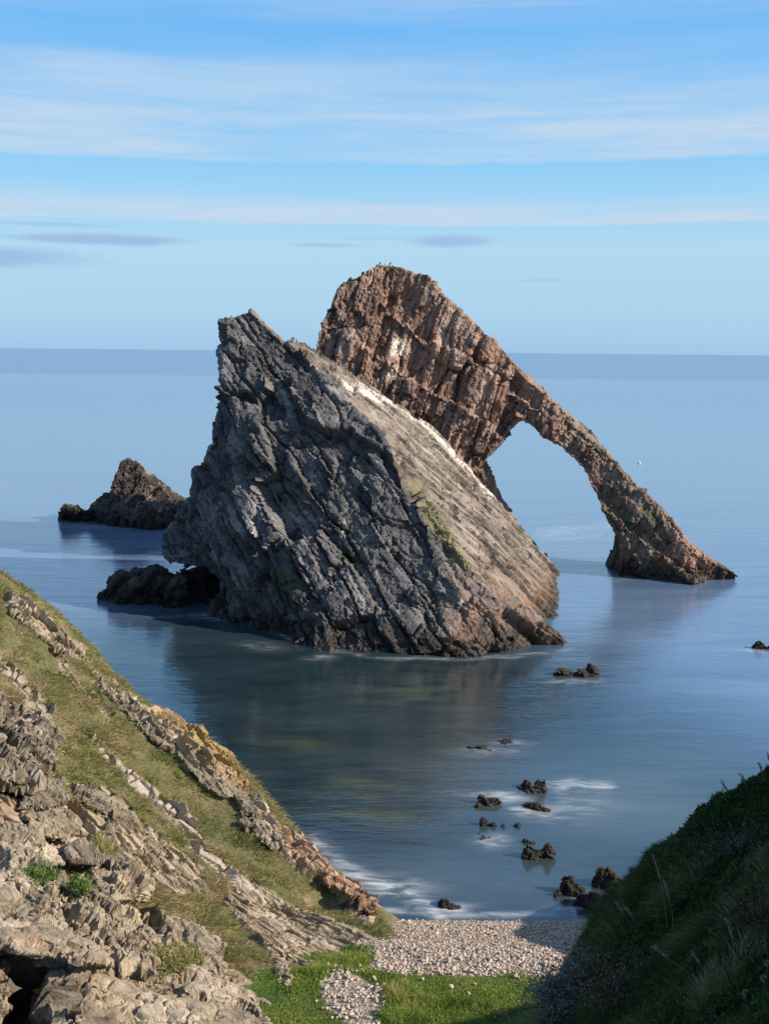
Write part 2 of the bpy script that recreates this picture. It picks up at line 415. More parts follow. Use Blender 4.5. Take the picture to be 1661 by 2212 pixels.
def slab_stage(co):
    # bedding plane smooth, broken face rough
    no = get_no(me); nb = FR_SLAB[:, 2]
    s = sstep(.80, .96, no@nb)
    px, py = proj(co)
    s = s*(1-sstep(-12, 12, sd_poly(px+12*fbm(co, .6, 3, 8), py+12*fbm(co, .6, 3, 9), [(860, 1000), (905, 1050), (960, 1130), (1010, 1210), (1080, 1270), (1150, 1310), (1200, 1365), (1240, 1400), (1240, 1440), (900, 1460), (880, 1200)])))
    attr(me, 'slabmask', s)
    h = (.55*fbm(co, .22, 4, 3)-.15)*(1-.75*s)
    # recess under the left bulge
    h -= 1.5*np.exp(-(((px-405)/44)**2+((py-1275)/42)**2))
    h -= .9*np.exp(-(((px-560)/60)**2+((py-850)/45)**2))
    return h
smask = {}
def slab_blk(co):
    s = np.empty(len(me.vertices), np.float32); me.attributes['slabmask'].data.foreach_get('value', s)
    w = np.stack([fbm(co, .5, 2, 61+k) for k in range(3)], 1)
    q = co@FR_SLAB + w*np.array([.5, .35, .16])
    r0, e0, c0 = cells(q, (6.0, 3.5, 1.7), 5)
    r1, e1, c1 = cells(q, (2.6, 1.7, .8), 11)
    r2, e2, c2 = cells(q+2.2, (1.1, .8, .36), 21)
    r3, e3, c3 = cells(q+5.2, (2.6, .55, .3), 31)
    lay = q[:, 2]/1.15+.25*fbm(co, .3, 3, 62); lf = np.abs(lay-np.round(lay))
    rough = .85*(r0-.5)+.40*(r1-.5)+.15*(r2-.5) - .16*(1-sstep(0, .05, e0)) - .12*(1-sstep(0, .07, e1)) - .05*(1-sstep(0, .12, e2)) - .28*(1-sstep(0, .07, lf))
    r5, e5, c5 = cells(q+1.2, (4.5, .9, .5), 35)
    r6, e6, c6 = cells(q+4.2, (8., 1.6, .9), 37)
    smooth = .34*(r6-.5)+.26*(r5-.5)+.15*(r3-.5)-.16*(1-sstep(0, .05, e6))-.14*(1-sstep(0, .07, e5))-.06*(1-sstep(0, .14, e3))
    no = get_no(me); fc = np.clip(.45+.55*(no@np.array([-.61, -.79, 0.])), .3, 1)
    fc = np.maximum(fc, .8*sstep(900, 960, px_(co))*sstep(1150, 1200, py_(co)))
    return rough*(1-s)*fc+smooth*s, {'blk': .5*c1+.5*c2}
def slab_fine(co):
    s = np.empty(len(me.vertices), np.float32); me.attributes['slabmask'].data.foreach_get('value', s)
    q = co@FR_SLAB
    r3, e3, c3 = cells(q+7.7, (.55, .34, .15), 41)
    hr = .07*(r3-.5)-.03*(1-sstep(0, .15, e3))+.03*fbm(co, 1.6, 4, 43, .6)
    hs = .12*fbm(q*np.array([.35, 2.4, 2.4]), 1, 5, 44, .65)+.03*(r3-.5)
    return hr*(1-s)+hs*s
displace(me, [slab_stage, slab_blk, slab_fine])
co = get_co(me); px, py = proj(co)
jx = px+14*fbm(co, .5, 3, 91); jy = py+14*fbm(co, .5, 3, 92)
gl = [(750, 830), (840, 870), (900, 905), (960, 960), (1010, 1010), (1060, 1070)]
gu = .62*np.exp(-(d_line(jx, jy, gl)/10)**2)+.22*np.exp(-(d_line(jx, jy, [(690, 790), (900, 930), (1080, 1110)])/22)**2)
gu += .25*np.exp(-(((jx-600)/150)**2+((jy-1080)/110)**2))
gu += .4*np.exp(-(((jx-745)/16)**2+((jy-1165)/55)**2))+.3*np.exp(-(((jx-770)/40)**2+((jy-1100)/40)**2))+.28*np.exp(-(((jx-540)/45)**2+((jy-1140)/50)**2))
attr(me, 'guano', gu)
attr(me, 'warm', np.maximum(sstep(930, 990, jx)*sstep(1180, 1280, jy), np.exp(-(((px-762)/14)**2+((py-1385)/28)**2))))
li = np.exp(-(d_line(jx, jy, [(900, 1050), (940, 1130), (975, 1190), (1000, 1220)])/24)**2)*1.1+.5*np.exp(-(d_line(jx, jy, [(640, 760), (730, 880), (860, 1010), (960, 1160)])/22)**2)
li += .5*np.exp(-(d_line(jx, jy, [(600, 740), (590, 820)])/30)**2)
attr(me, 'lichen', li)
al = .45*sstep(1180, 1260, jy)*sstep(760, 600, jx)+.8*np.exp(-(((jx-760)/30)**2+((jy-1205)/22)**2))+.35*np.exp(-(d_line(jx, jy, [(850, 990), (870, 1100), (930, 1210)])/40)**2)+.3*np.exp(-(((jx-720)/160)**2+((jy-1250)/60)**2))
attr(me, 'algae', al)
stack = bpy.data.objects.new('sea_stack', None); C.objects.link(stack); stack.location = (3, 55, 0)
tag(stack, 'huge arched rock in the sea, grey slab before a red-brown crag with arch leg', 'sea stack')
me.polygons.foreach_set('use_smooth', np.zeros(len(me.polygons), bool))
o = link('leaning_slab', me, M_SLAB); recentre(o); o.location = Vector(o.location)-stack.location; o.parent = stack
tag(o, 'dark grey leaning slab with a pale streaked sunlit right face')

# rear crag with the arch
body = prism([(678, 742, 60.5), (700, 690, 61.), (712, 660, 61.5), (738, 618, 62), (798, 583, 62.6), (815, 574, 62.8), (852, 576, 63), (925, 606, 63.2), (1002, 682, 63.6), (1080, 756, 63.8), (1150, 818, 63.6),
              (1165, 866, 63.4), (1120, 888, 63.2), (1060, 965, 62.6), (1038, 990, 62.2), (1000, 1060, 62), (800, 1000, 61), (690, 820, 60.)], 5.5, .93)
ridge = [P(790, 600, 64.5), P(850, 592, 65), P(940, 625, 65.5), P(1010, 690, 65.5), P(700, 745, 64), P(1000, 900, 65), P(1150, 820, 65.5)]
pillar = prism([(900, 930, 62.5), (1030, 992, 62.6), (1026, 1020, 63.0), (1040, 1052, 63.2), (1046, 1085, 63.4), (1100, 1150, 64), (1145, 1200, 64.5), (1150, 1260, 64.), (900, 1250, 62), (850, 1000, 62)], 4.5, 1.0)
neck = prism([(1080, 756, 63.6), (1148, 818, 63.6), (1200, 880, 63.2), (1268, 936, 62.6), (1260, 974, 62.2), (1238, 978, 62.2), (1190, 942, 62.4), (1124, 886, 62.8), (1060, 870, 62.8)], 4.0, .95)
leg1 = prism([(1200, 882, 62.8), (1268, 936, 62.6), (1322, 990, 61.4), (1374, 1062, 60.4), (1322, 1078, 60.2), (1304, 1050, 60.6), (1242, 980, 61.6), (1192, 944, 62.)], 3.4, .9)
leg2 = prism([(1322, 990, 61.4), (1374, 1062, 60.4), (1444, 1132, 59.2), (1446, 1170, 58.6), (1346, 1182, 59.4), (1340, 1130, 60.), (1304, 1054, 60.6), (1244, 980, 61.6)], 3.2, .88)
leg3 = prism([(1384, 1056, 60.4), (1450, 1126, 59.2), (1498, 1188, 58.4), (1498, 1260, 57.6), (1334, 1250, 59.4), (1346, 1185, 59.4), (1338, 1124, 60.)], 3.6, 1.0)
toe = [P(1440, 1140, 59.2), P(1500, 1190, 58.4), P(1548, 1218, 58.2), P(1592, 1240, 58.6), PB(1592, 1246), PB(1462, 1256), PB(1332, 1232), P(1340, 1195, 59.6), P(1400, 1150, 59.4), np.array([12.5, 64, -1]), np.array([17.5, 62, -1]), np.array([13.5, 63, 2.])]
me = hull_mesh([body, ridge, pillar, neck, leg1, leg2, leg3, toe], .085, 3)
def a_low(co):
    px, py = proj(co)
    h = .5*fbm(co, .25, 4, 103)
    # long overhanging groove lines of the bedding
    q = co@BED_A
    st = q/2.3+.25*fbm(co, .18, 3, 105)
    saw = (st-np.floor(st))
    no = get_no(me); fc = np.clip(.2-.8*no[:, 1], .1, 1)
    return h*.5 - .05 + fc*.55*(saw-.5)*sstep(.0, .12, saw)
def topband(co):
    a, b_ = proj(co)
    return np.exp(-(d_line(a, b_, [(880, 590), (1000, 690), (1085, 765), (1150, 830)])/26)**2)*sstep(-28, -14, a-880)
def a_blk(co):
    px, py = proj(co)
    leg = sstep(1130, 1240, px)
    w = np.stack([fbm(co, .3, 2, 161+k) for k in range(3)], 1)
    q = co@FR_ARCH + w*np.array([.6, .22, .3])
    r0, e0, c0 = cells(q, (5.5, 1.5, 2.8), 107)
    r1, e1, c1 = cells(q, (3.0, .62, 1.6), 111)
    r2, e2, c2 = cells(q+2.2, (1.5, .3, .8), 121)
    hA = .95*(r0-.5)+.50*(r1-.5)+.18*(r2-.5)-.15*(1-sstep(0, .06, e0))-.10*(1-sstep(0, .1, e1))-.05*(1-sstep(0, .14, e2))
    ql = co@FR_LEG + w*np.array([.3, .3, .2])
    r4, e4, c4 = cells(ql, (1.1, 1.0, .5), 131)
    hL = .38*(r4-.5)-.10*(1-sstep(0, .08, e4))+.08*(r2-.5)
    no = get_no(me); fc = np.clip(.15-1.15*no[:, 1], .12, 1.15)*(1-.65*topband(co))
    return fc*(hA*(1-leg)+(hL*.8+.15*hA)*leg), {'blk': .5*c1+.5*c2}
def a_fine(co):
    q = co@FR_ARCH
    r3, e3, c3 = cells(q+7.7, (.5, .17, .35), 141)
    return .09*(r3-.5)-.03*(1-sstep(0, .16, e3))+.05*fbm(co, 1.5, 4, 143, .6)+.07*fbm(q*np.array([.5, 2.4, 2.4]), 1, 4, 144)
displace(me, [a_low, a_blk, a_fine])
co = get_co(me); px, py = proj(co)
jx = px+14*fbm(co, .5, 3, 191); jy = py+14*fbm(co, .5, 3, 192)
gu = 1.0*np.exp(-(((jx-868)/28)**2+((jy-752)/24)**2))+.62*np.exp(-(((jx-840)/40)**2+((jy-805)/26)**2))+.36*np.exp(-(d_line(jx, jy, [(960, 780), (1000, 840)])/18)**2)
gu += .34*np.exp(-(d_line(jx, jy, [(1150, 815), (1300, 960), (1430, 1110)])/10)**2)
attr(me, 'guano', gu)
attr(me, 'lichen', .5*sstep(760, 690, jx)+.4*sstep(1200, 1300, jx)*sstep(1200, 1100, jy))
attr(me, 'algae', .5*sstep(1200, 1290, jx)*sstep(1480, 1420, jx)); attr(me, 'warm', .6*sstep(1380, 1450, jx)); attr(me, 'tan', np.exp(-(d_line(jx, jy, [(890, 600), (1000, 695), (1085, 768), (1150, 835), (1270, 945), (1380, 1075), (1440, 1140)])/20)**2)*sstep(870, 900, jx)); attr(me, 'grey', np.maximum(sstep(1190, 1300, jx)*sstep(1480, 1420, jx), .8*sstep(830, 740, jx)*sstep(760, 690, jy)))
me.polygons.foreach_set('use_smooth', np.zeros(len(me.polygons), bool))
o = link('arched_crag', me, M_ARCH); recentre(o); o.location = Vector(o.location)-stack.location; o.parent = stack
tag(o, 'red-brown columnar crag with white bird droppings and a thin slanting arch leg')

#@@ROCKS
# ------------------------------------------------------------------ rocks in the sea
def rocks_mat(name, cols, **kw): return rock_mat(name, frame((.6, .2, -.6), (.7, -.2, .7)), (.5, .3, .18), cols, **kw)
M_DARK = rocks_mat('dark_sea_rock', [(.02, .018, .018), (.05, .043, .04), (.09, .075, .065), (.15, .12, .1)], orange=.25, bump=.05, fine=2.)
M_BROWN = rocks_mat('brown_sea_rock', [(.05, .035, .028), (.13, .09, .065), (.22, .15, .11), (.33, .25, .19)], orange=.5, bump=.05, fine=2.)
M_BIGR = rock_mat('sea_outcrop_rock', FR_SLAB, (1.2, .6, .35), [(.018, .016, .016), (.05, .043, .038), (.11, .09, .075), (.30, .24, .19)], orange=.5, bump=.07)

def sea_rock(name, label, lumps, mat, seed, voxel=.035, cat='rock', group=None, zshift=0.):
    """lumps: (px centre, py waterline, half width px, height px)"""
    r = np.random.default_rng(seed); sets = []
    Y0 = PZ(lumps[0][0], lumps[0][1])[1]
    for (cx, wy, hw, hh) in lumps:
        c = PZ(cx, wy); k = c[1]/F; hwm = hw*k; hm = hh*k; dep = hwm*r.uniform(.6, .85)
        pts = []
        for i in range(16):
            a = r.uniform(0, 2*math.pi); e = r.uniform(0, 1)
            rr = math.sqrt(max(0, 1-e*e*.8))*r.uniform(.8, 1.1)
            pts.append(c+np.array([math.cos(a)*rr*hwm, math.sin(a)*rr*dep+dep*.7, e*hm*r.uniform(.75, 1.05)]))
        tx = r.uniform(-.3, .3)
        pts.append(c+np.array([tx*hwm, dep*.6, hm])); pts.append(c+np.array([(tx-.25)*hwm, dep*.7, hm*.96]))
        for i in range(8):
            a = i*math.pi/4
            pts.append(c+np.array([math.cos(a)*hwm*1.02, math.sin(a)*dep+dep*.7, -.25]))
        sets.append(pts)
    me = hull_mesh(sets, voxel, 2)
    s = max(l[2] for l in lumps)*Y0/F
    fr = frame((.6+.2*r.uniform(-1, 1), .3, -.5), (.6, -.3, .8))
    displace(me, rock_stages(fr, (s*.75, s*.45, s*.3), s*.36, crack=s*.10, seed=seed*7, low=s*.2, low_s=.7/s, fine=s*.12))
    for a in ('guano', 'lichen', 'algae'): attr(me, a, np.zeros(len(me.vertices)))
    o = link(name, me, mat); recentre(o)
    tag(o, label, cat, group)
    return o
G1 = 'rocks breaking the water off the beach'
sea_rock('sea_rock', 'low brown reef of two humps in open water right of the big slab foot', [(1222, 1462, 26, 14), (1258, 1462, 26, 14), (1278, 1460, 18, 24), (1205, 1460, 10, 10)], M_BROWN, 1, group=G1)
sea_rock('sea_rock', 'small dark rock in open water at the far right edge', [(1640, 1402, 17, 18), (1658, 1404, 12, 9)], M_DARK, 2, group=G1)
sea_rock('sea_rock', 'thin dark awash ledge, farthest of the rocks off the beach', [(1020, 1618, 13, 8), (1040, 1620, 16, 7), (1058, 1622, 11, 5)], M_DARK, 3, group=G1)
sea_rock('sea_rock', 'faint pale rock barely breaking the water behind the awash ledge', [(1090, 1606, 20, 3), (1105, 1607, 9, 3)], M_BROWN, 4, group=G1)
sea_rock('sea_rock', 'brown rounded double rock with white foam on its right side', [(1137, 1706, 20, 18), (1170, 1714, 21, 30), (1150, 1713, 14, 18)], M_BROWN, 5, group=G1)
sea_rock('sea_rock', 'jagged brown rock sloping to the right, left of the double rock', [(1042, 1738, 14, 21), (1062, 1742, 22, 15), (1034, 1744, 9, 9)], M_BROWN, 6, group=G1)
sea_rock('sea_rock', 'flat brown rock in foam just below the double rock', [(1165, 1750, 20, 12), (1140, 1744, 14, 7), (1182, 1754, 10, 8)], M_BROWN, 7, group=G1)
sea_rock('sea_rock', 'dark pyramid rock with a smaller hump on its right', [(1046, 1784, 14, 22), (1068, 1787, 11, 12)], M_DARK, 8, group=G1)
sea_rock('sea_rock', 'tiny dark rock between the pyramid rock and its twin', [(1087, 1787, 6, 8)], M_DARK, 9, voxel=.02, group=G1)
sea_rock('sea_rock', 'small lone dark rock right of the pyramid rock', [(1118, 1787, 9, 10)], M_DARK, 10, voxel=.02, group=G1)
sea_rock('sea_rock', 'tiny rock inside a ring of foam, below the pyramid rock', [(1045, 1813, 8, 9), (1056, 1811, 5, 6), (1034, 1802, 4, 5)], M_BROWN, 11, voxel=.02, group=G1)
sea_rock('sea_rock', 'flat dark rock just behind the saddle shaped rock', [(1134, 1822, 12, 10), (1150, 1823, 9, 7)], M_DARK, 12, group=G1)
sea_rock('sea_rock', 'big black saddle shaped rock with two humps', [(1145, 1857, 19, 32), (1182, 1857, 20, 36), (1162, 1857, 18, 24)], M_DARK, 13, group=G1)
sea_rock('sea_rock', 'small dark rock in surf at the beach edge', [(958, 1960, 16, 14), (975, 1964, 20, 6)], M_DARK, 14, voxel=.025, group=G1)
sea_rock('sea_rock', 'dark craggy rock left of the grassy bank, nearest its corner of the beach', [(1225, 1935, 26, 45), (1205, 1938, 14, 22), (1250, 1938, 18, 28)], M_DARK, 15, group=G1)
sea_rock('sea_rock', 'tall dark ribbed rock half behind the grassy bank', [(1310, 1920, 28, 50), (1288, 1915, 12, 25), (1330, 1925, 24, 40)], M_DARK, 16, group=G1)
sea_rock('sea_rock', 'low black rock mass at the waterline touching the grassy bank', [(1262, 1962, 28, 36), (1290, 1972, 32, 42), (1240, 1958, 14, 16)], M_DARK, 17, group=G1)
sea_rock('sea_rock', 'tiny dark rock just above the edge of the grassy bank', [(1368, 1880, 10, 9)], M_DARK, 18, voxel=.02, group=G1)

# two bigger outcrops left of the stack
def outcrop(name, label, sets, voxel, mat, seed, dims, amp, fr, smooth=2, low=.3, cat='rock', group=None, fine=.06, crack=None):
    me = hull_mesh(sets, voxel, smooth)
    displace(me, rock_stages(fr, dims, amp, crack=amp*.28 if crack is None else crack, seed=seed, low=low, low_s=.3/max(dims)*1.4, fine=fine))
    for a in ('guano', 'lichen', 'algae'): attr(me, a, np.zeros(len(me.vertices)))
    o = link(name, me, mat); recentre(o); tag(o, label, cat, group)
    return o
YB = 76.
s1 = [P(245, 1045, YB), P(256, 1006, YB), P(262, 996, YB), P(278, 990, YB+.5), P(290, 1016, YB), P(312, 1036, YB), P(340, 1050, YB), P(384, 1084, YB), PB(390, 1132), PB(250, 1130), P(240, 1085, YB-1), P(300, 1020, YB+4), P(370, 1060, YB+4), np.array([-13, 84, -1.])]
s2 = [P(190, 1090, YB), P(215, 1070, YB), P(246, 1055, YB), PB(180, 1116), PB(260, 1135), P(300, 1060, YB+1), PB(330, 1145), PB(388, 1140), P(330, 1095, YB-3), P(390, 1095, YB-2), P(220, 1080, YB+4), np.array([-19, 84, -1.])]
s3 = [P(128, 1100, YB), P(140, 1090, YB), P(175, 1096, YB), PB(126, 1116), PB(205, 1116), P(200, 1108, YB), P(150, 1095, YB+2), np.array([-21, 80, -1.])]
outcrop('rocky_islet', 'jagged dark islet with a sunlit brown peak, far left behind the big slab', [s1, s2, s3], .085, M_BIGR, 301, (1.0, .45, .3), .36, frame((.4, .1, .85), (.8, -.5, -.3)), low=.1)
YC = 51.5
P_ = P
P = lambda a, b, Y: P_(a, b+9, Y)
s4 = [P(385, 1214, YC+2.5), P(445, 1225, YC+2.5), PB(380, 1312), PB(470, 1322), P(400, 1240, YC+5), P(450, 1240, YC+5), np.array([-9, 57, -1.]), np.array([-7, 57, -1.])]
s1 = [P(292, 1226, YC+1), P(325, 1222, YC+1), P(345, 1235, YC), P(400, 1240, YC+.5), PB(290, 1310), PB(410, 1318), P(300, 1230, YC+3), P(400, 1240, YC+4)]
s2 = [P(247, 1250, YC+1), P(262, 1235, YC+1), P(290, 1250, YC+.5), PB(225, 1290), PB(250, 1305), PB(330, 1316), P(300, 1270, YC), P(260, 1240, YC+3), PB(330, 1290)]
s3 = [P(216, 1284, YC+1.2), P(230, 1276, YC+1), P(250, 1270, YC+1), PB(210, 1290), PB(260, 1300), P(240, 1280, YC+3)]
outcrop('rocky_islet', 'low black toothed rock at the left foot of the big slab', [s1, s2, s3, s4], .065, M_DARK, 311, (1., .5, .3), .5, frame((.5, .1, .8), (.8, -.5, -.3)), low=.15)
P = P_

#@@WATER
# ------------------------------------------------------------------ sea
s = np.concatenate([np.linspace(-1.6, -.42, 40)[:-1], np.linspace(-.42, .42, 460), np.linspace(.42, 1.6, 40)[1:]])
yy = np.concatenate([np.geomspace(17.5, 110, 620)[:-1], np.geomspace(110, 30000, 90)])
S, Yg = np.meshgrid(s, yy)
v = np.stack([(S*Yg).ravel(), Yg.ravel(), np.zeros(S.size)], 1)
def grid_faces(R, Cc):
    i = np.arange(R*Cc).reshape(R, Cc)
    return np.stack([i[:-1, :-1].ravel(), i[:-1, 1:].ravel(), i[1:, 1:].ravel(), i[1:, :-1].ravel()], 1)
me = mesh_np('sea', v, grid_faces(len(yy), len(s)))
px, py = proj(v)
nz = np.stack([v[:, 0]*.5, v[:, 1]*.5, np.zeros(len(v))], 1)
jx = px+22*fbm(nz, 1., 3, 401); jy = py+9*fbm(nz, 1., 3, 402)
foam = np.zeros(len(v))
def fb(cx, cy, rx, ry, a):
    global foam
    foam = np.maximum(foam, a*np.exp(-(((jx-cx)/rx)**2+((jy-cy)/ry)**2)))
def fl(pts, wx, a):
    global foam
    foam = np.maximum(foam, a*np.exp(-(d_line(jx, jy*1.6, [(p[0], p[1]*1.6) for p in pts])/wx)**2))
fl([(690, 1815), (740, 1870), (790, 1900)], 20, .75); fl([(740, 1885), (800, 1905), (880, 1935), (960, 1975)], 20, 1.0)
fb(860, 1925, 45, 12, 1.0); fb(830, 1915, 80, 22, .6); fl([(815, 1968), (960, 1972), (1200, 1978)], 10, .55)
fb(1105, 1725, 45, 12, .85); fb(1080, 1715, 70, 8, .5); fl([(1190, 1695), (1230, 1692), (1310, 1704)], 11, .75); fb(1215, 1698, 22, 9, .85)
fb(1130, 1755, 30, 8, .8); fb(1195, 1760, 45, 12, .5); fb(1065, 1815, 36, 12, .75); fb(1240, 1740, 60, 30, .3)
fb(985, 1960, 40, 10, .8); fb(920, 1960, 40, 9, .6); fb(1060, 1620, 60, 9, .3); fb(1100, 1604, 40, 4, .35)
fb(245, 1124, 45, 4, 1.0); fb(300, 1136, 60, 3.5, .5); fb(230, 1133, 90, 10, .25); fl([(1165, 1150), (1320, 1138)], 10, .5); fl([(1170, 1165), (1290, 1160)], 8, .3)
fb(395, 1330, 50, 4, .35); fb(690, 1420, 25, 4, .5); fb(560, 1395, 40, 8, .22); fb(1245, 1470, 50, 5, .35); fb(1645, 1408, 40, 4, .5)
fb(1390, 1248, 70, 4, .2); fb(1275, 1945, 30, 10, .5); fb(1240, 1965, 40, 8, .4)
fl([(430, 1330), (600, 1365), (700, 1405), (950, 1428), (1100, 1418), (1228, 1400)], 5, .35)
attr(me, 'foam', foam)
milk = 1.0*np.exp(-(((jx-1440)/190)**2+((jy-1720)/110)**2))+.5*np.exp(-(((jx-1120)/200)**2+((jy-1900)/70)**2))+.55*np.exp(-(((jx-1040)/170)**2+((jy-1680)/110)**2))+.5*np.exp(-(((jx-1280)/110)**2+((jy-1730)/60)**2))+.4*np.exp(-(((jx-860)/160)**2+((jy-1890)/60)**2))+.25*np.exp(-(((jx-1240)/260)**2+((jy-1190)/50)**2))
attr(me, 'milk', milk)
weed = np.exp(-(((jx-640)/70)**2+((jy-1605)/18)**2))+.8*np.exp(-(((jx-780)/100)**2+((jy-1690)/45)**2))+.9*np.exp(-(((jx-900)/90)**2+((jy-1490)/45)**2))+.7*np.exp(-(((jx-790)/130)**2+((jy-1760)/40)**2))
attr(me, 'weed', weed)
m, t, b = new_mat('sea_water')
pos = t.new('ShaderNodeNewGeometry').outputs['Position']
mp = t.new('ShaderNodeMapping'); t.put(mp.inputs[0], pos); mp.inputs['Scale'].default_value = (.35, 1., 1.)
w1 = t.noise(mp.outputs[0], .9, 5, .6, .3); w2 = t.noise(mp.outputs[0], 3.2, 4, .6); w3 = t.noise(mp.outputs[0], .10, 4, .6)
mp2 = t.new('ShaderNodeMapping'); t.put(mp2.inputs[0], pos); mp2.inputs['Scale'].default_value = (.06, .30, 1.)
w4 = t.noise(mp2.outputs[0], 1., 5, .65, .4)
sx = t.new('ShaderNodeSeparateXYZ'); t.put(sx.inputs[0], pos)
mp5 = t.new('ShaderNodeMapping'); t.put(mp5.inputs[0], pos); mp5.inputs['Scale'].default_value = (.004, .02, 1.)
Yw = t.math('MULTIPLY', sx.outputs[1], t.math('ADD', .96, t.math('MULTIPLY', t.noise(mp5.outputs[0], 1., 4, .6), .08)))
near = t.maprange(t.math('ADD', Yw, t.math('ADD', t.math('MULTIPLY', t.math('MAXIMUM', t.math('SUBTRACT', sx.outputs[0], 3.), 0), 2.4), t.math('MULTIPLY', t.math('MAXIMUM', t.math('SUBTRACT', -9., sx.outputs[0]), 0), 1.8))), 42, 68, 1, 0)  # mask for the stack's dark reflection, painted into the water base colour
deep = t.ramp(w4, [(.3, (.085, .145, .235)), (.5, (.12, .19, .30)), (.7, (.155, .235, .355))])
refl_dark = t.ramp(w1, [(.3, (.006, .016, .018)), (.55, (.012, .028, .030)), (.75, (.03, .05, .05))])
c = t.mix(t.math('MULTIPLY', near, .95), deep, refl_dark)
wd = t.math('MULTIPLY', t.attr('weed'), t.maprange(w1, .4, .62))
c = t.mix(t.math('MULTIPLY', wd, .65), c, (.085, .10, .05))
mk = t.math('MULTIPLY', t.attr('milk'), t.maprange(w4, .3, .65, .5, 1.1))
c = t.mix(t.math('MULTIPLY', mk, .26), c, (.25, .33, .33))
mpf = t.new('ShaderNodeMapping'); t.put(mpf.inputs[0], pos); mpf.inputs['Scale'].default_value = (.8, 2.4, 1.); mpf.inputs['Rotation'].default_value = (0, 0, rad(-12))
fn = t.noise(mpf.outputs[0], 1.3, 6, .62, .8)
fo = t.math('MULTIPLY', t.math('POWER', t.attr('foam'), .8), t.maprange(fn, .34, .72, .05, .95))
c = t.mix(fo, c, (.72, .75, .76))
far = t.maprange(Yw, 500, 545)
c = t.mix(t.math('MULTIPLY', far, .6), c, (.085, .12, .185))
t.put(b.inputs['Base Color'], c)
t.put(b.inputs['Roughness'], t.math('ADD', t.math('MULTIPLY', fo, .5), t.maprange(w4, .3, .7, .08, .17)))
b.inputs['IOR'].default_value = 1.6; b.inputs['Specular IOR Level'].default_value = 1.
hgt = t.math('ADD', t.math('MULTIPLY', w1, 1.), t.math('ADD', t.math('MULTIPLY', w2, .35), t.math('MULTIPLY', w3, 1.5)))
# ripples; distance thins the swell the lens can resolve, calm slick lines lie farther out
calm = t.math('SUBTRACT', 1, t.math('MULTIPLY', t.maprange(Yw, 430, 470), t.maprange(Yw, 500, 530, 1, 0)))
bs = t.math('MULTIPLY', t.math('ADD', .20, t.math('MULTIPLY', far, .25)), calm)
t.put(b.inputs['Normal'], t.bump(hgt, bs, .16))
t.put(b.inputs['Specular IOR Level'], t.math('MULTIPLY', t.maprange(Yw, 90, 480, 1., .62, False), t.maprange(Yw, 505, 540, 1., .5)))
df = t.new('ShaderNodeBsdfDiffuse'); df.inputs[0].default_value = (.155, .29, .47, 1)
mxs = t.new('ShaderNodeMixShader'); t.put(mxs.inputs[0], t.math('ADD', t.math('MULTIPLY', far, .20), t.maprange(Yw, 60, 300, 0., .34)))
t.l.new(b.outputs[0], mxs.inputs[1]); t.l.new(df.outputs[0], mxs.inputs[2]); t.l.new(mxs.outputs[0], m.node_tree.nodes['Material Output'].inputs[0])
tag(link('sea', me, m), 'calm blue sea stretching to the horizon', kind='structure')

# seabed and ground sheet under everything
xs = np.linspace(-1, 1, 61); X, Yq = np.meshgrid(np.sign(xs)*np.abs(xs)**3*30000, np.sign(xs)*np.abs(xs)**3*30000)
m, t, b = new_mat('seabed'); b.inputs['Base Color'].default_value = (.03, .035, .03, 1)
v = np.stack([X.ravel(), Yq.ravel(), np.full(X.size, -2.5)], 1)
tag(link('ground', mesh_np('ground', v, grid_faces(61, 61)), m), kind='structure')

#@@LAND
# ------------------------------------------------------------------ valley floor + beach
def ground_z(x, y):
    z = np.interp(y, [-10, 8, 13, 15.6, 17.6, 18.7, 19.3, 21.6, 23.2, 27], [4., 3.2, 2.3, 1.9, 1.5, 1.15, .95, .22, -.4, -1.6])
    return z + .12*np.maximum(0, np.abs(x-1)-3)
# left hillside
HC = [(0, 1240, 31), (100, 1322, 30.5), (200, 1432, 29.5), (330, 1535, 28.5), (440, 1600, 27.5), (530, 1705, 26), (600, 1780, 25), (700, 1870, 23.8), (780, 1940, 22.6), (815, 1970, 21.9)]
pts = []
for k, q in enumerate(HC):
    p = P(*q); pts.append(p)
    pts.append(p+np.array([.9, 1.6, -1.6])); pts.append(p+np.array([2.6, 3.6, -5.0-p[2]*.4]))
for q in [(0, 1500, 24.5), (0, 1600, 22.2), (0, 1700, 20.3), (0, 1900, 17.3), (0, 2050, 15.8), (0, 2212, 14.4), (-200, 1300, 27), (-200, 1500, 22), (-200, 1900, 16), (-200, 2212, 13.2), (200, 1600, 25), (200, 1800, 20.6), (200, 2000, 17.2), (200, 2212, 14.9),
          (400, 1750, 24.4), (400, 1900, 20.8), (400, 2050, 17.6), (400, 2212, 15.3), (560, 1850, 23.2), (560, 2000, 19.8), (600, 2110, 17.6), (600, 2212, 15.9), (700, 1960, 22.4), (700, 2090, 18.7), (812, 2030, 20.3), (650, 2100, 17.8)]:
    pts.append(P(*q))
for x, y in [(1.5, 14), (1.5, 17), (2, 20), (0, 12)]: pts.append(np.array([x, y, ground_z(x, y)-.8]))
for x, y, z in [(-14, 14, 9), (-16, 22, 10), (-20, 32, 8), (-8, 8, 4.5), (-14, 42, -3), (-22, 46, -3), (-3, 8, 2.0)]: pts.append(np.array([x, y, float(z)]))
hill_z = rbf(pts)

def hill_hit(px, py):
    r = ray(px, py); ys = np.linspace(8, 45, 1500); X = r[0]*ys; Z = CAMZ+r[2]*ys
    d = Z-hill_z(X, ys); k = np.argmax(d < 0)
    if not (d < 0).any(): k = len(ys)-1
    return np.array([X[k], ys[k], Z[k]])

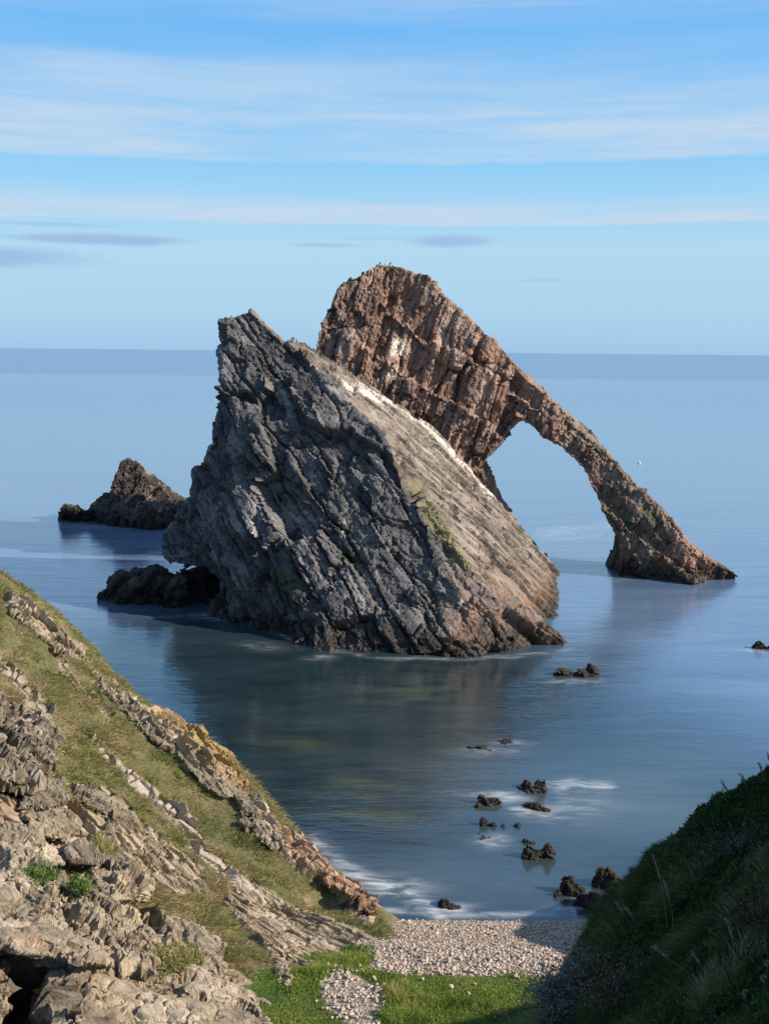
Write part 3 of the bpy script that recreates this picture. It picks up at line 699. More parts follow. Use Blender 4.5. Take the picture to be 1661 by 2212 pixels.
R_ROCK = [
    ('p', [(10, 1285), (50, 1300), (105, 1358), (160, 1390), (190, 1424), (165, 1425), (120, 1400), (70, 1368), (25, 1325), (8, 1300)]),
    ('p', [(205, 1466), (255, 1500), (322, 1552), (420, 1582), (480, 1632), (540, 1712), (490, 1722), (440, 1695), (400, 1655), (330, 1590), (260, 1530), (205, 1480)]),
    ('p', [(520, 1722), (560, 1742), (634, 1812), (712, 1888), (796, 1942), (818, 1975), (770, 1955), (690, 1905), (640, 1880), (580, 1830), (520, 1760)]),
    ('l', [(0, 1425), (50, 1475), (105, 1535)], 13), ('l', [(110, 1400), (150, 1450), (240, 1540)], 7), ('l', [(200, 1600), (280, 1675)], 7), ('l', [(280, 1675), (380, 1765), (450, 1850), (560, 1935)], 14),
    ('p', [(270, 1750), (340, 1800), (400, 1840), (440, 1880), (442, 1930), (380, 1930), (330, 1905), (290, 1860), (230, 1800)]),
    ('p', [(500, 1870), (560, 1910), (660, 1965), (740, 1992), (815, 2028), (812, 2068), (740, 2100), (690, 2105), (640, 2112), (590, 2090), (560, 2040), (520, 2000), (480, 1950)]),
    ('p', [(-60, 1700), (60, 1690), (150, 1720), (200, 1760), (290, 1790), (310, 1860), (310, 1930), (290, 1950), (200, 1930), (60, 1880), (-60, 1890)]),
    ('p', [(-60, 1895), (60, 1890), (300, 1960), (420, 2000), (482, 2050), (480, 2110), (400, 2110), (300, 2090), (-60, 2000)]),
    ('p', [(-60, 2000), (150, 2020), (300, 2070), (560, 2130), (610, 2250), (600, 2300), (-60, 2300)]),
    ('p', [(600, 2050), (632, 2070), (636, 2120), (605, 2150), (590, 2110)]),
    ('p', [(140, 1690), (220, 1700), (280, 1745), (300, 1790), (220, 1770)]),
    ('p', [(700, 1890), (760, 1925), (815, 1975), (800, 2000), (740, 1965)]),
]
def rock_mask(px, py, co):
    jx = px+10*fbm(co, 1.6, 4, 501, .6); jy = py+10*fbm(co, 1.6, 4, 502, .6)
    m = np.full(px.shape, -1e9)
    for r in R_ROCK:
        d = sd_poly(jx, jy, r[1]) if r[0] == 'p' else r[2]-d_line(jx, jy, r[1])
        m = np.maximum(m, d)
    return sstep(-4, 5, m), m
yy = np.geomspace(11.5, 40, 900); s = np.linspace(-.50, .075, 720)
S, Yg = np.meshgrid(s, yy)
xw = (S*Yg).ravel(); yw = Yg.ravel(); zw = hill_z(xw, yw)
v0 = np.stack([xw, yw, zw], 1)
px, py = proj(v0)
rm, rd = rock_mask(px, py, v0)
rm = np.maximum(rm, 1.*((px < 330) & (py > 2010)))
CREV = [([(0, 2004), (120, 2062), (250, 2098), (300, 2100)], 14, .8), ([(175, 1940), (250, 1962), (300, 1990)], 10, .6), ([(150, 1872), (235, 1880)], 16, .7), ([(0, 1935), (60, 1938)], 8, .4), ([(300, 2088), (420, 2112), (540, 2130)], 8, .4), ([(120, 1820), (180, 1830)], 8, .4), ([(0, 1690), (70, 1700), (130, 1690)], 10, .5), ([(310, 1850), (430, 1935)], 5, .25), ([(560, 1945), (690, 2010), (800, 2045)], 5, .22)]
DIRN = np.array([.55, -.45, .70]); DIRN /= np.linalg.norm(DIRN)
warp = np.stack([fbm(v0, 1.1, 3, 520+k) for k in range(3)], 1)
striated = np.maximum(sstep(-10, 15, sd_poly(px, py, R_ROCK[7][1])), sstep(-10, 15, sd_poly(px, py, R_ROCK[8][1])))
rib = np.maximum.reduce([sstep(-6, 10, sd_poly(px, py, R_ROCK[k][1])) for k in (0, 1, 2)])
fw = sstep(2080, 1600, py)  # farther = bigger features in the photo
qv = v0@FR_VERT + warp*np.array([.25, .05, .1])
qa = v0@FR_HILL + warp*np.array([.25, .12, .08])
r1, e1, c1 = cells(qa, (1.1, .7, .26), 531); r2, e2, c2 = cells(qa+2, (.45, .3, .12), 541)
qv = v0@FR_VERT + warp*np.array([.25, .05, .1])
r3, e3, c3 = cells(qv, (2.4, .17, .6), 551); r4, e4, c4 = cells(qv+3, (1.1, .07, .4), 561)
ql = v0@FR_LED + warp*np.array([.3, .2, .07])
rl, el_, cl_ = cells(ql, (3.2, 2.0, .42), 535); ra, ea, ca = cells(ql+1, (1.1, .8, .16), 537)
hB = .50*(rl-.5)+.16*(r1-.5)+.20*(ra-.5)-.24*(1-sstep(0, .05, el_))-.12*(1-sstep(0, .08, ea))-.08*(1-sstep(0, .06, e1))+.06*fbm(qv*np.array([1, 6, 3.]), 1, 4, 571, .6)
hV = .14*(r3-.5)+.16*(rl-.5)+.07*(r4-.5)-.05*(1-sstep(0, .15, e3))+.05*fbm(v0, 3, 4, 572, .6)
hR = .30*(r3-.5)*1.0+.2*(r1-.5)-.12*(1-sstep(0, .12, e3))+.10*(r4-.5)+.08*fbm(v0, 3, 4, 573, .6)
lines = np.exp(-(d_line(px, py, [(280, 1675), (380, 1765), (450, 1850), (560, 1935)])/13)**2)
st2 = np.clip(striated, 0, 1)
h = rm*(hB*(1-st2)*(1-rib)+hV*st2*(1-rib)+hR*rib + .06 + .22*rib + .04*lines)
for ln_, w_, a_ in CREV: h = h-a_*np.exp(-(d_line(px+6*warp[:, 0], py+6*warp[:, 1], ln_)/w_)**2)
h = h-1.9*sstep(-8, 14, sd_poly(px+8*warp[:, 0], py+8*warp[:, 1], [(25, 2062), (125, 2085), (135, 2212), (120, 2300), (0, 2300), (18, 2150)]))
soil = (.10*fbm(v0, .9, 3, 581)+.05*fbm(v0, 3.5, 3, 582))*(1-rm)
h = h+soil
fade = sstep(-3., 2., px+6) * 0 + 1
v = v0+DIRN*(h*fade)[:, None]
keep_h = v[:, 2]
fac = grid_faces(len(yy), len(s))
gz = ground_z(v[:, 0], v[:, 1])
ok = ((v[:, 2] > -1.2) & ((v[:, 2] > gz-1.2) | (px < 320)))
fac = fac[ok[fac].any(1)]
me = mesh_np('hillside', v, fac, False)
attr(me, 'rock', rm); attr(me, 'blk', c1*.4+c3*.6)
lich = np.exp(-np.clip(-sd_poly(px, py, [(350, 1535), (400, 1545), (450, 1580), (500, 1640), (537, 1705), (510, 1702), (470, 1660), (420, 1620), (370, 1570)]), 0, 1e9)/8)
attr(me, 'lichen', lich); attr(me, 'algae', np.zeros(len(v)))
qz = np.maximum(np.exp(-(d_line(px, py, [(270, 1668), (380, 1765), (450, 1850), (540, 1925)])/13)**2), np.exp(-(d_line(px, py, [(0, 1430), (50, 1485), (100, 1535)])/10)**2))
qz = np.maximum(qz, .8*np.exp(-(d_line(px, py, [(200, 1600), (270, 1668)])/6)**2))
attr(me, 'quartz', qz)
warm = np.exp(-(d_line(px, py, [(640, 1840), (720, 1900), (800, 1965)])/30)**2)+.8*np.exp(-(((px-100)/90)**2+((py-1745)/35)**2))+.7*np.exp(-(((px-420)/60)**2+((py-2190)/30)**2))+.7*np.exp(-(((px-790)/40)**2+((py-2050)/25)**2))
attr(me, 'warm', warm)

# hillside material: soil/grass and rock by the mapped patches
m, t, b = new_mat('hillside_surface')
pos = t.new('ShaderNodeNewGeometry').outputs['Position']
q = t.rotvec(pos, FR_HILL, (.8, .4, .16)); qv = t.rotvec(pos, FR_VERT, (.6, .09, .2))
blk = t.attr('blk')
f = t.math('ADD', t.math('MULTIPLY', t.noise(pos, 1.3, 5, .6, .3), .35), t.math('ADD', t.math('MULTIPLY', t.noise(q, 1.5, 6, .65), .4), t.math('MULTIPLY', blk, .35)))
rc = t.ramp(f, [(.28, (.11, .085, .058)), (.42, (.27, .215, .145)), (.56, (.39, .32, .225)), (.72, (.52, .44, .33)), (.85, (.60, .54, .43))])
rc = t.mix(1, rc, t.ramp(t.noise(qv, 2, 5, .65), [(.28, .68), (.5, .98), (.75, 1.15)]), 'MULTIPLY')
ln = t.maprange(t.noise(pos, 2.2, 5, .7), .56, .66); rc = t.mix(t.math('MULTIPLY', ln, .55), rc, (.13, .12, .08)); rc = t.mix(1, rc, t.ramp(t.noise(pos, .8, 5, .7), [(.35, .62), (.6, 1.08)]), 'MULTIPLY')
rc = t.mix(t.math('MULTIPLY', t.attr('warm'), t.maprange(t.noise(pos, 2.5, 4), .35, .55, .1, .75)), rc, (.48, .29, .18))
rc = t.mix(t.math('MULTIPLY', t.attr('quartz'), .8), rc, (.44, .385, .32))
rc = t.mix(t.math('MULTIPLY', t.attr('lichen'), t.maprange(t.noise(pos, 5, 5, .7), .34, .5, .25, .9)), rc, (.36, .26, .10))
gs = t.ramp(t.noise(pos, 1.1, 5, .65), [(.3, (.07, .08, .03)), (.5, (.14, .13, .055)), (.68, (.24, .185, .11))])
gs = t.mix(1, gs, t.ramp(t.noise(pos, 14, 4, .7), [(.3, .6), (.7, 1.3)]), 'MULTIPLY')
t.put(b.inputs['Base Color'], t.mix(t.attr('rock'), gs, rc))
crk = t.vor(q, .9, 'DISTANCE_TO_EDGE')
hh = t.math('ADD', t.math('ADD', t.noise(q, 3, 8, .7), t.math('MULTIPLY', t.math('MINIMUM', crk, .1), 2.5)), t.math('MULTIPLY', t.noise(qv, 2, 6, .7), .6))
t.put(b.inputs['Normal'], t.bump(hh, .8, .02))
hill = link('hillside', me, m); tag(hill, 'grassy rocky hillside sloping down to the beach on the left', kind='structure')

# ------------------------------------------------------------------ right bank / headland
BK = [(1661, 1678, 10), (1580, 1716, 10.3), (1507, 1764, 10.7), (1440, 1830, 11), (1380, 1874, 11.4), (1322, 1938, 12), (1294, 1976, 12)]
BE = [(1284, 2024, 11.7), (1268, 2062, 11.3), (1252, 2105, 10.8), (1220, 2152, 10.2), (1194, 2212, 9.7)]
pts = []
for q in BK:
    p = P(*q); pts.append(p); pts.append(p+np.array([.1, .9, -.9])); pts.append(p+np.array([-.6, 3.0, -4.2 if p[2] < 7 else -5.0]))
for q in BE:
    p = P(*q); pts.append(p); pts.append(p+np.array([-.55, .5, -1.6]))
for q in [(1661, 2212, 5.4), (1500, 2212, 6.4), (1380, 2212, 7.6), (1290, 2212, 8.7), (1661, 2050, 6.6), (1661, 1850, 8.2), (1540, 1900, 9.2), (1500, 2050, 8.2), (1400, 2050, 9.2), (1400, 1960, 10.3), (1345, 2080, 10.4)]:
    pts.append(P(*q))
for x, y, z in [(0, 0, 10.3), (0, -4, 10.8), (-3, -3, 9), (3, 1, 10.6), (1.2, 4, 9.2), (5, 6, 11.2), (4, 3, 11.3), (8, 8, 12.4), (9, 11, 9.3), (9, 13.5, 6.2), (9, 18.6, 4.45), (6.6, 17, 2.4), (12, 18, 5.2), (9, 21, 3.4), (7, 21, 1.6), (11, 24, 1.2), (8, 25, .2), (9, 28, -.6), (12, 30, -2), (8, 30, -2),
                (-3.5, 2, 5.5), (-2.5, 6, 3.5), (0, 9, 2.8), (1, 13, 1.6), (2.5, 15.2, 1.0), (3.2, 18, .8), (4.2, 21, .2), (5, 24, -1.2), (5, 27, -2.), (16, 10, 8.5), (16, 17, 5.5), (16, 24, 3), (10, -2, 12), (5.6, 14.5, 2.5)]:
    pts.append(np.array([x, y, float(z)]))
bank_z = rbf(pts)
yy = np.concatenate([np.linspace(-4, 3.6, 60)[:-1], np.linspace(3.6, 14, 420), np.linspace(14, 32, 140)[1:]])
u = np.concatenate([np.linspace(0, .75, 420), np.linspace(.75, 1, 60)[1:]])
x0 = np.where(yy < 3.6, -4., np.interp(yy, [3.6, 8, 13, 20, 32], [-.3, .3, .9, 2.2, 4.]))[:, None]
x1 = np.interp(yy, [-4, 3.6, 8, 14, 32], [16, 16, 16, 16, 16])[:, None]
U = u[None, :]**1.8
X = x0+(x1-x0)*U; Yg = np.repeat(yy[:, None], len(u), 1)
v0 = np.stack([X.ravel(), Yg.ravel(), bank_z(X.ravel(), Yg.ravel())], 1)
v = v0.copy(); v[:, 2] += .16*fbm(v0, .9, 4, 601)+.06*fbm(v0, 4, 3, 602)
fac = grid_faces(len(yy), len(u)); ok = (v[:, 2] > -1.0) & (v[:, 2] > ground_z(v[:, 0], v[:, 1])-1.5)
fac = fac[ok[fac].any(1)]
me = mesh_np('bank', v, fac)
m, t, b = new_mat('bank_soil'); pos = t.new('ShaderNodeNewGeometry').outputs['Position']
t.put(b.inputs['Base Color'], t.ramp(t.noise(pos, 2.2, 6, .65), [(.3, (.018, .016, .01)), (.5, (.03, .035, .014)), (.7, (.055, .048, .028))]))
t.put(b.inputs['Normal'], t.bump(t.noise(pos, 12, 6, .7), .8, .03))
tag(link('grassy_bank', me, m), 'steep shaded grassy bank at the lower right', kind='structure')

# ------------------------------------------------------------------ valley floor
xs = np.linspace(-9, 13, 300); yy = np.linspace(11.5, 24.5, 380); X, Yg = np.meshgrid(xs, yy)
v0 = np.stack([X.ravel(), Yg.ravel(), ground_z(X.ravel(), Yg.ravel())], 1)
px, py = proj(v0)
v = v0.copy(); v[:, 2] -= 3.5*((hill_z(v0[:, 0], v0[:, 1]) > v0[:, 2]+.35) | (px < 380)); v[:, 2] += .07*fbm(v0, .8, 4, 611)*sstep(22.5, 19, v0[:, 1])+.015*fbm(v0, 5, 2, 612)
me = mesh_np('valley_floor', v, grid_faces(len(yy), len(xs)))
edge = [(740, 2030), (815, 2062), (800, 2090), (940, 2108), (1060, 2112), (1110, 2092), (1180, 2120), (1240, 2140), (1700, 2150), (1700, 1900), (700, 1900)]
patch = [(690, 2120), (720, 2095), (770, 2100), (825, 2140), (832, 2175), (800, 2190), (830, 2230), (760, 2230), (700, 2160)]
jx = px+12*fbm(v0, 2.2, 4, 621, .6); jy = py+8*fbm(v0, 2.2, 4, 622, .6)
sh = np.maximum(sstep(-5, 5, sd_poly(jx, jy, edge)), sstep(-5, 5, sd_poly(jx, jy, patch)))
attr(me, 'shingle', sh)
m, t, b = new_mat('valley_ground'); pos = t.new('ShaderNodeNewGeometry').outputs['Position']
gr = t.ramp(t.noise(pos, 1.6, 6, .65), [(.3, (.04, .075, .012)), (.5, (.075, .13, .022)), (.7, (.12, .17, .035))])
pb = t.ramp(t.vor(pos, 16, out='Color'), [(0, (.20, .16, .12)), (1, (.46, .38, .30))])
t.put(b.inputs['Base Color'], t.mix(t.attr('shingle'), gr, pb))
t.put(b.inputs['Normal'], t.bump(t.vor(pos, 18), .8, .03))
tag(link('beach', me, m), 'small valley floor of grass running down to a shingle beach', kind='structure')

#@@OUTCROPS
# ------------------------------------------------------------------ rock outcrops on the hillside
M_CRAG = rock_mat('cliff_rock', FR_VERT, (.45, .12, .22), [(.10, .078, .055), (.26, .208, .145), (.40, .33, .235), (.54, .47, .36)], lichen=(.19, .18, .12), lich_amt=.03,
                  green=(.12, .12, .05), green_amt=-.04, wet=False, bump=.02, fine=2.6, pale=((.50, .34, .24), .62))
M_CRAGD = rock_mat('dark_cliff_rock', FR_HILL, (.45, .25, .12), [(.075, .06, .046), (.19, .157, .115), (.31, .262, .195), (.48, .41, .32)], lichen=(.19, .19, .12), lich_amt=.05,
                   green=(.12, .12, .05), green_amt=-.04, wet=False, bump=.02, fine=2.6)
M_ORANGE = rock_mat('orange_cliff_rock', FR_HILL, (.45, .25, .12), [(.12, .07, .045), (.26, .16, .095), (.38, .25, .16), (.50, .38, .27)], lichen=(.36, .26, .10), lich_amt=-.02, wet=False, bump=.02, fine=2.6)
def hill_crag(label, polys, mat, seed, out=.5, back=1.2, voxel=.028, dims=(.5, .22, .2), amp=.3, fr=FR_VERT, name='rock_outcrop', lichen=0., cat='rock outcrop', low=.12, tilt=0., group='rock outcrops on the left hillside'):
    sets = []
    for poly in polys:
        a = []
        for (x, y) in poly:
            h = hill_hit(x, y); rr = h-CAM; L = np.linalg.norm(rr)
            a.append(CAM+rr*(1-out/L)); a.append(CAM+rr*(1+back/L)-np.array([back*.3, 0, back*.1]))
        sets.append(a)
    me = hull_mesh(sets, voxel, 2)
    displace(me, rock_stages(fr, dims, amp, crack=amp*.3, seed=seed, low=low, low_s=.9, fine=amp*.25))
    attr(me, 'guano', np.zeros(len(me.vertices))); attr(me, 'lichen', np.full(len(me.vertices), lichen)); attr(me, 'algae', np.zeros(len(me.vertices)))
    o = link(name, me, mat); recentre(o); tag(o, label, cat, group)
    return o
hill_crag('dark overhanging crag with deep clefts at the left edge, above the scree', [[(-40, 1500), (20, 1508), (55, 1530), (60, 1600), (-40, 1660)], [(30, 1540), (80, 1560), (125, 1590), (122, 1640), (90, 1660), (20, 1650)], [(-40, 1600), (60, 1620), (70, 1690), (20, 1690), (-40, 1660)]],
          M_CRAGD, 701, .9, .8, dims=(.55, .2, .3), amp=.4)
hill_crag('dark flat rock ledge jutting at the left edge, just above the green tuft', [[(-40, 1790), (50, 1795), (80, 1815), (75, 1850), (30, 1880), (-40, 1870)], [(-40, 1860), (60, 1850), (80, 1890), (40, 1930), (-40, 1930)]],
          M_CRAGD, 711, .6, .8, dims=(1.2, .8, .16), amp=.3, fr=FR_LED)
hill_crag('tilted flat slab overhanging a dark hollow, in the middle of the scree', [[(150, 1835), (175, 1822), (235, 1840), (242, 1858), (215, 1868), (160, 1855)]], M_CRAGD, 721, .75, .3, voxel=.022, dims=(1., .6, .1), amp=.12, fr=FR_LED)
hill_crag('big pale rounded block with a fluted face below the tilted flat slab', [[(205, 1895), (240, 1870), (300, 1880), (312, 1905), (305, 1930), (285, 1945), (250, 1945), (210, 1922)]], M_CRAG, 731, .75, .5, dims=(.35, .14, .2), amp=.22)
hill_crag('small angular block left of the pale rounded block', [[(118, 1900), (135, 1880), (150, 1900), (150, 1915), (120, 1915)]], M_CRAG, 741, .4, .3, voxel=.02, dims=(.25, .14, .14), amp=.12)
hill_crag('mottled grey lichen covered crag at the left edge beneath the green tuft', [[(-50, 1885), (40, 1885), (85, 1905), (92, 1960), (60, 2010), (-50, 2020)]], M_CRAGD, 751, .9, .9, dims=(.9, .6, .2), amp=.28, lichen=.4, fr=FR_LED)
hill_crag('long pale buttress with a fluted face across the lower hillside', [[(85, 1905), (150, 1915), (200, 1935), (250, 2080), (160, 2050), (85, 2030)], [(190, 1925), (300, 1965), (330, 2010), (330, 2090), (240, 2085), (190, 2050)], [(300, 1965), (370, 1990), (390, 2040), (380, 2075), (320, 2080)]],
          M_CRAG, 761, .85, .9, dims=(.9, .2, .3), amp=.3)
hill_crag('knobbly grey end of the long buttress beside the grass slope', [[(370, 2000), (440, 2010), (478, 2040), (484, 2085), (460, 2110), (420, 2100), (380, 2070)]], M_CRAGD, 771, .65, .7, dims=(.8, .5, .18), amp=.2, fr=FR_LED)
hill_crag('broad pale rock wall filling the bottom left corner right of the cave', [[(165, 2075), (260, 2080), (300, 2120), (300, 2290), (165, 2290), (180, 2150)], [(260, 2085), (420, 2100), (520, 2130), (560, 2170), (560, 2290), (280, 2290)], [(480, 2125), (550, 2150), (590, 2200), (600, 2290), (480, 2290)]],
          M_CRAG, 781, .95, .9, voxel=.026, dims=(1.8, 1., .26), amp=.34, fr=FR_LED)
hill_crag('dark grey cave wall under the overhang in the bottom left corner', [[(125, 2085), (150, 2075), (195, 2090), (200, 2160), (175, 2290), (120, 2290)]], M_CRAGD, 791, .55, .9, voxel=.026, dims=(.5, .2, .25), amp=.3)
hill_crag('overhanging lip of rock above the cave in the bottom left corner', [[(-50, 1990), (60, 2000), (180, 2040), (250, 2070), (250, 2090), (120, 2062), (-50, 2040)]], M_CRAG, 801, 1.45, 1.0, voxel=.026, dims=(1.4, .8, .14), amp=.2, fr=FR_LED)
hill_crag('narrow pinkish pillar at the mouth of the cave, lower left corner', [[(-50, 2070), (10, 2080), (28, 2110), (15, 2180), (-50, 2200)]], M_CRAG, 811, .7, .5, voxel=.026, dims=(.5, .16, .2), amp=.2)
hill_crag('squat dark boulder perched on the ridge below the orange lichen ledge', [[(520, 1722), (540, 1712), (562, 1725), (575, 1745), (560, 1765), (528, 1755)]], M_CRAGD, 821, .45, .4, dims=(.35, .2, .16), amp=.2, fr=FR_HILL)
hill_crag('broken dark boulders under the ridge between boulder and grass', [[(520, 1755), (545, 1765), (590, 1800), (585, 1812), (555, 1800), (522, 1775)], [(565, 1780), (600, 1790), (612, 1825), (590, 1832), (565, 1810)]], M_CRAGD, 831, .4, .4, dims=(.35, .2, .14), amp=.22, fr=FR_HILL)
hill_crag('ledge crusted with golden orange lichen on the seaward ridge', [[(330, 1535), (352, 1535), (420, 1560), (470, 1605), (500, 1650), (530, 1700), (505, 1702), (440, 1650), (380, 1590)]], M_ORANGE, 841, .35, .6, dims=(.4, .3, .16), amp=.2, fr=FR_HILL, lichen=.45)
hill_crag('smooth flat-faced brown ledge under the orange lichen', [[(380, 1600), (430, 1640), (480, 1690), (520, 1712), (490, 1724), (450, 1705), (410, 1660), (385, 1630)]], M_CRAGD, 851, .3, .5, dims=(.7, .5, .2), amp=.16, fr=FR_HILL)
hill_crag('fluted grey rib of rock high on the seaward ridge, upper left', [[(25, 1285), (60, 1300), (110, 1350), (105, 1375), (60, 1350), (25, 1320)], [(90, 1340), (150, 1370), (185, 1405), (180, 1422), (120, 1400), (90, 1370)]], M_CRAG, 861, .35, .5, dims=(.5, .18, .25), amp=.2)
hill_crag('fluted grey rib of rock in the middle of the seaward ridge', [[(205, 1455), (240, 1470), (280, 1510), (275, 1530), (225, 1495)], [(260, 1495), (330, 1545), (385, 1600), (375, 1625), (320, 1590), (265, 1530)]], M_CRAG, 871, .3, .5, dims=(.5, .18, .25), amp=.2)
hill_crag('brown fractured ledge running down to the surf at the foot of the ridge', [[(610, 1790), (650, 1815), (720, 1880), (700, 1885), (640, 1850)], [(690, 1860), (760, 1915), (800, 1950), (780, 1955), (700, 1895)]], M_ORANGE, 881, .35, .5, dims=(.6, .3, .14), amp=.22, fr=FR_HILL)
hill_crag('rounded orange boulder at the foot of the ridge where beach meets surf', [[(782, 1938), (800, 1932), (815, 1950), (816, 1972), (800, 1975), (784, 1960)]], M_ORANGE, 891, .3, .4, voxel=.022, dims=(.4, .25, .2), amp=.14)
hill_crag('pale grey upright rock beside the green grass at the valley edge', [[(605, 2060), (625, 2070), (634, 2110), (625, 2135), (605, 2130), (598, 2090)]], M_CRAG, 901, .3, .4, voxel=.022, dims=(.4, .14, .2), amp=.15)
for i, (lab, poly, out_) in enumerate([
    ('chunky grey ledge among scree, highest of the scree blocks', [(170, 1705), (215, 1712), (262, 1745), (250, 1760), (190, 1740)], .3),
    ('cracked grey block above the striated wall', [(235, 1735), (290, 1765), (285, 1790), (240, 1775)], .3),
    ('pale broken slab between the dark crag and the scree', [(60, 1700), (130, 1690), (150, 1725), (100, 1750), (50, 1740)], .3),
    ('broad pale boulder on the scree left of centre', [(60, 1760), (140, 1750), (175, 1780), (140, 1815), (70, 1800)], .35),
    ('squared block above the pale rounded block', [(225, 1790), (265, 1795), (285, 1835), (250, 1850), (225, 1830)], .3),
    ('low stone step beside the tilted flat slab', [(80, 1820), (150, 1830), (140, 1865), (90, 1870)], .3)]):
    hill_crag(lab, [poly], M_CRAG if i % 2 else M_CRAGD, 920+i*9, out_, .4, voxel=.024, dims=(.6, .35, .13), amp=.2, fr=FR_LED)

#@@VEG
# ------------------------------------------------------------------ vegetation and stones
def blades(name, base, length, width, lean, bend, mat, cval, up=np.array([0, 0, 1.])):
    """curved tapering blades: 5 verts, quad + quad->tri"""
    n = len(base); d = lean/np.linalg.norm(lean, axis=1)[:, None]
    side = np.cross(d, rng.normal(size=(n, 3))); side /= np.linalg.norm(side, axis=1)[:, None]
    L = length[:, None]; W = width[:, None]*.5
    m1 = base+d*L*.5+bend*L*.12; tip = base+d*L+bend*L*.5
    v = np.stack([base-side*W, base+side*W, m1+side*W*.75, m1-side*W*.75, tip], 1).reshape(-1, 3)
    i = np.arange(n)*5
    me = mesh_np(name, v, [np.stack([i, i+1, i+2, i+3], 1), np.stack([i+3, i+2, i+4], 1)])
    attr(me, 'c', np.repeat(cval, 5))
    tv = np.tile([0, 0, .5, .5, 1], n); attr(me, 'tip', tv)
    return me
def blade_mat(name, stops, tip=(.3, .25, .12), tipa=.3, rough=.6):
    m, t, b = new_mat(name)
    c = t.ramp(t.attr('c'), stops)
    c = t.mix(t.math('MULTIPLY', t.attr('tip'), tipa), c, tip)
    t.put(b.inputs['Base Color'], c); b.inputs['Roughness'].default_value = rough
    tr = t.new('ShaderNodeBsdfTranslucent'); t.put(tr.inputs[0], c)
    mx = t.new('ShaderNodeMixShader'); mx.inputs[0].default_value = .25
    t.l.new(b.outputs[0], mx.inputs[1]); t.l.new(tr.outputs[0], mx.inputs[2])
    t.l.new(mx.outputs[0], m.node_tree.nodes['Material Output'].inputs[0])
    return m
# hillside grass
N = 420000
sy = rng.uniform(0, 1, N); ys = 12*(36/12)**sy; xs = rng.uniform(-.42, .05, N)*ys
base = np.stack([xs, ys, hill_z(xs, ys)], 1); px, py = proj(base)
rm_, rd_ = rock_mask(px, py, base)
cl = fbm(base, 1.5, 4, 901)
keep = (rd_ < rng.uniform(-8, 3, N)) & (base[:, 2] > ground_z(xs, ys)-.05) & (base[:, 2] > .35) & (cl > rng.uniform(-1.1, -.05, N)) & (px > -60) & (py < 2300) & ~((px < 150) & (py > 2050))
base = base[keep]; cl = cl[keep]; px = px[keep]; py = py[keep]; n = len(base)
base += DIRN*(.10*fbm(base, .9, 3, 581)+.05*fbm(base, 3.5, 3, 582)-.03)[:, None]
dry = fbm(base, .7, 3, 905)+.25*rng.normal(size=n)
dry += .35*np.exp(-(d_line(px, py, [(430, 1800), (500, 1930), (620, 2200)])/45)**2)-.35*np.exp(-(d_line(px, py, [(120, 1420), (300, 1610), (500, 1840), (640, 1930)])/40)**2)
ht = .8*np.clip(.17+.34*fbm(base, 1.9, 3, 907), .09, .42)*rng.uniform(.6, 1.3, n)
lean = np.array([.5, -.35, .7])+rng.normal(size=(n, 3))*.38
bend = np.tile(np.array([.45, -.2, -.55]), (n, 1))
me = blades('hillside_grass', base, ht, rng.uniform(.012, .03, n), lean, bend, None, np.clip(.62+.45*dry+.7*fbm(base, 2.2, 3, 908)+.1*rng.normal(size=n), 0, 1))
MG = blade_mat('hill_grass', [(0, (.09, .16, .03)), (.3, (.17, .25, .055)), (.52, (.30, .32, .10)), (.72, (.44, .36, .16)), (1, (.50, .39, .22))], (.60, .50, .27), .45)
tag(link('hillside_grass', me, MG), 'tussocky green and straw grass on the left slope', 'grass', kind='stuff')

# valley grass
N = 170000
ys = rng.uniform(13.5, 19.2, N); xs = rng.uniform(-3, 5.5, N)
base = np.stack([xs, ys, ground_z(xs, ys)], 1); px, py = proj(base)
base[:, 2] += .07*fbm(base, .8, 4, 611)
jx = px+12*fbm(base, 2.2, 4, 621, .6); jy = py+8*fbm(base, 2.2, 4, 622, .6)
d = np.maximum(sd_poly(jx, jy, edge), sd_poly(jx, jy, patch))
keep = (d < rng.uniform(-8, 3, N)) & (py < 2260) & (px > 560) & (px < 1340); base = base[keep]; px = px[keep]; py = py[keep]; n = len(base)
tuft = np.exp(-(((px-1010)/60)**2+((py-2170)/14)**2))+np.exp(-(((px-1080)/30)**2+((py-2190)/12)**2))+np.exp(-(((px-860)/35)**2+((py-2150)/25)**2))+np.exp(-(((px-880)/70)**2+((py-2200)/20)**2))+np.exp(-(((px-700)/70)**2+((py-2105)/14)**2))+np.exp(-(((px-760)/60)**2+((py-2070)/14)**2))
ht = np.clip(.03+.05*fbm(base, 1.6, 3, 911)+.14*np.clip(tuft, 0, 1), .02, .3)*rng.uniform(.6, 1.3, n)
me = blades('valley_grass', base, ht, rng.uniform(.008, .016, n), np.array([.1, -.1, 1.])+rng.normal(size=(n, 3))*.4, rng.normal(size=(n, 3))*.3-np.array([0, 0, .3]), None,
            np.clip(.45+.65*fbm(base, 1.6, 4, 913)+.12*rng.normal(size=n)+.25*np.clip(tuft, 0, 1)*(px < 880)*(px > 820), 0, 1))
MV = blade_mat('meadow_grass', [(0, (.07, .13, .02)), (.4, (.17, .25, .04)), (.7, (.30, .33, .08)), (1, (.44, .37, .16))], (.3, .34, .10), .3)
tag(link('valley_grass', me, MV), 'short bright green turf behind the shingle beach', 'grass', kind='stuff')

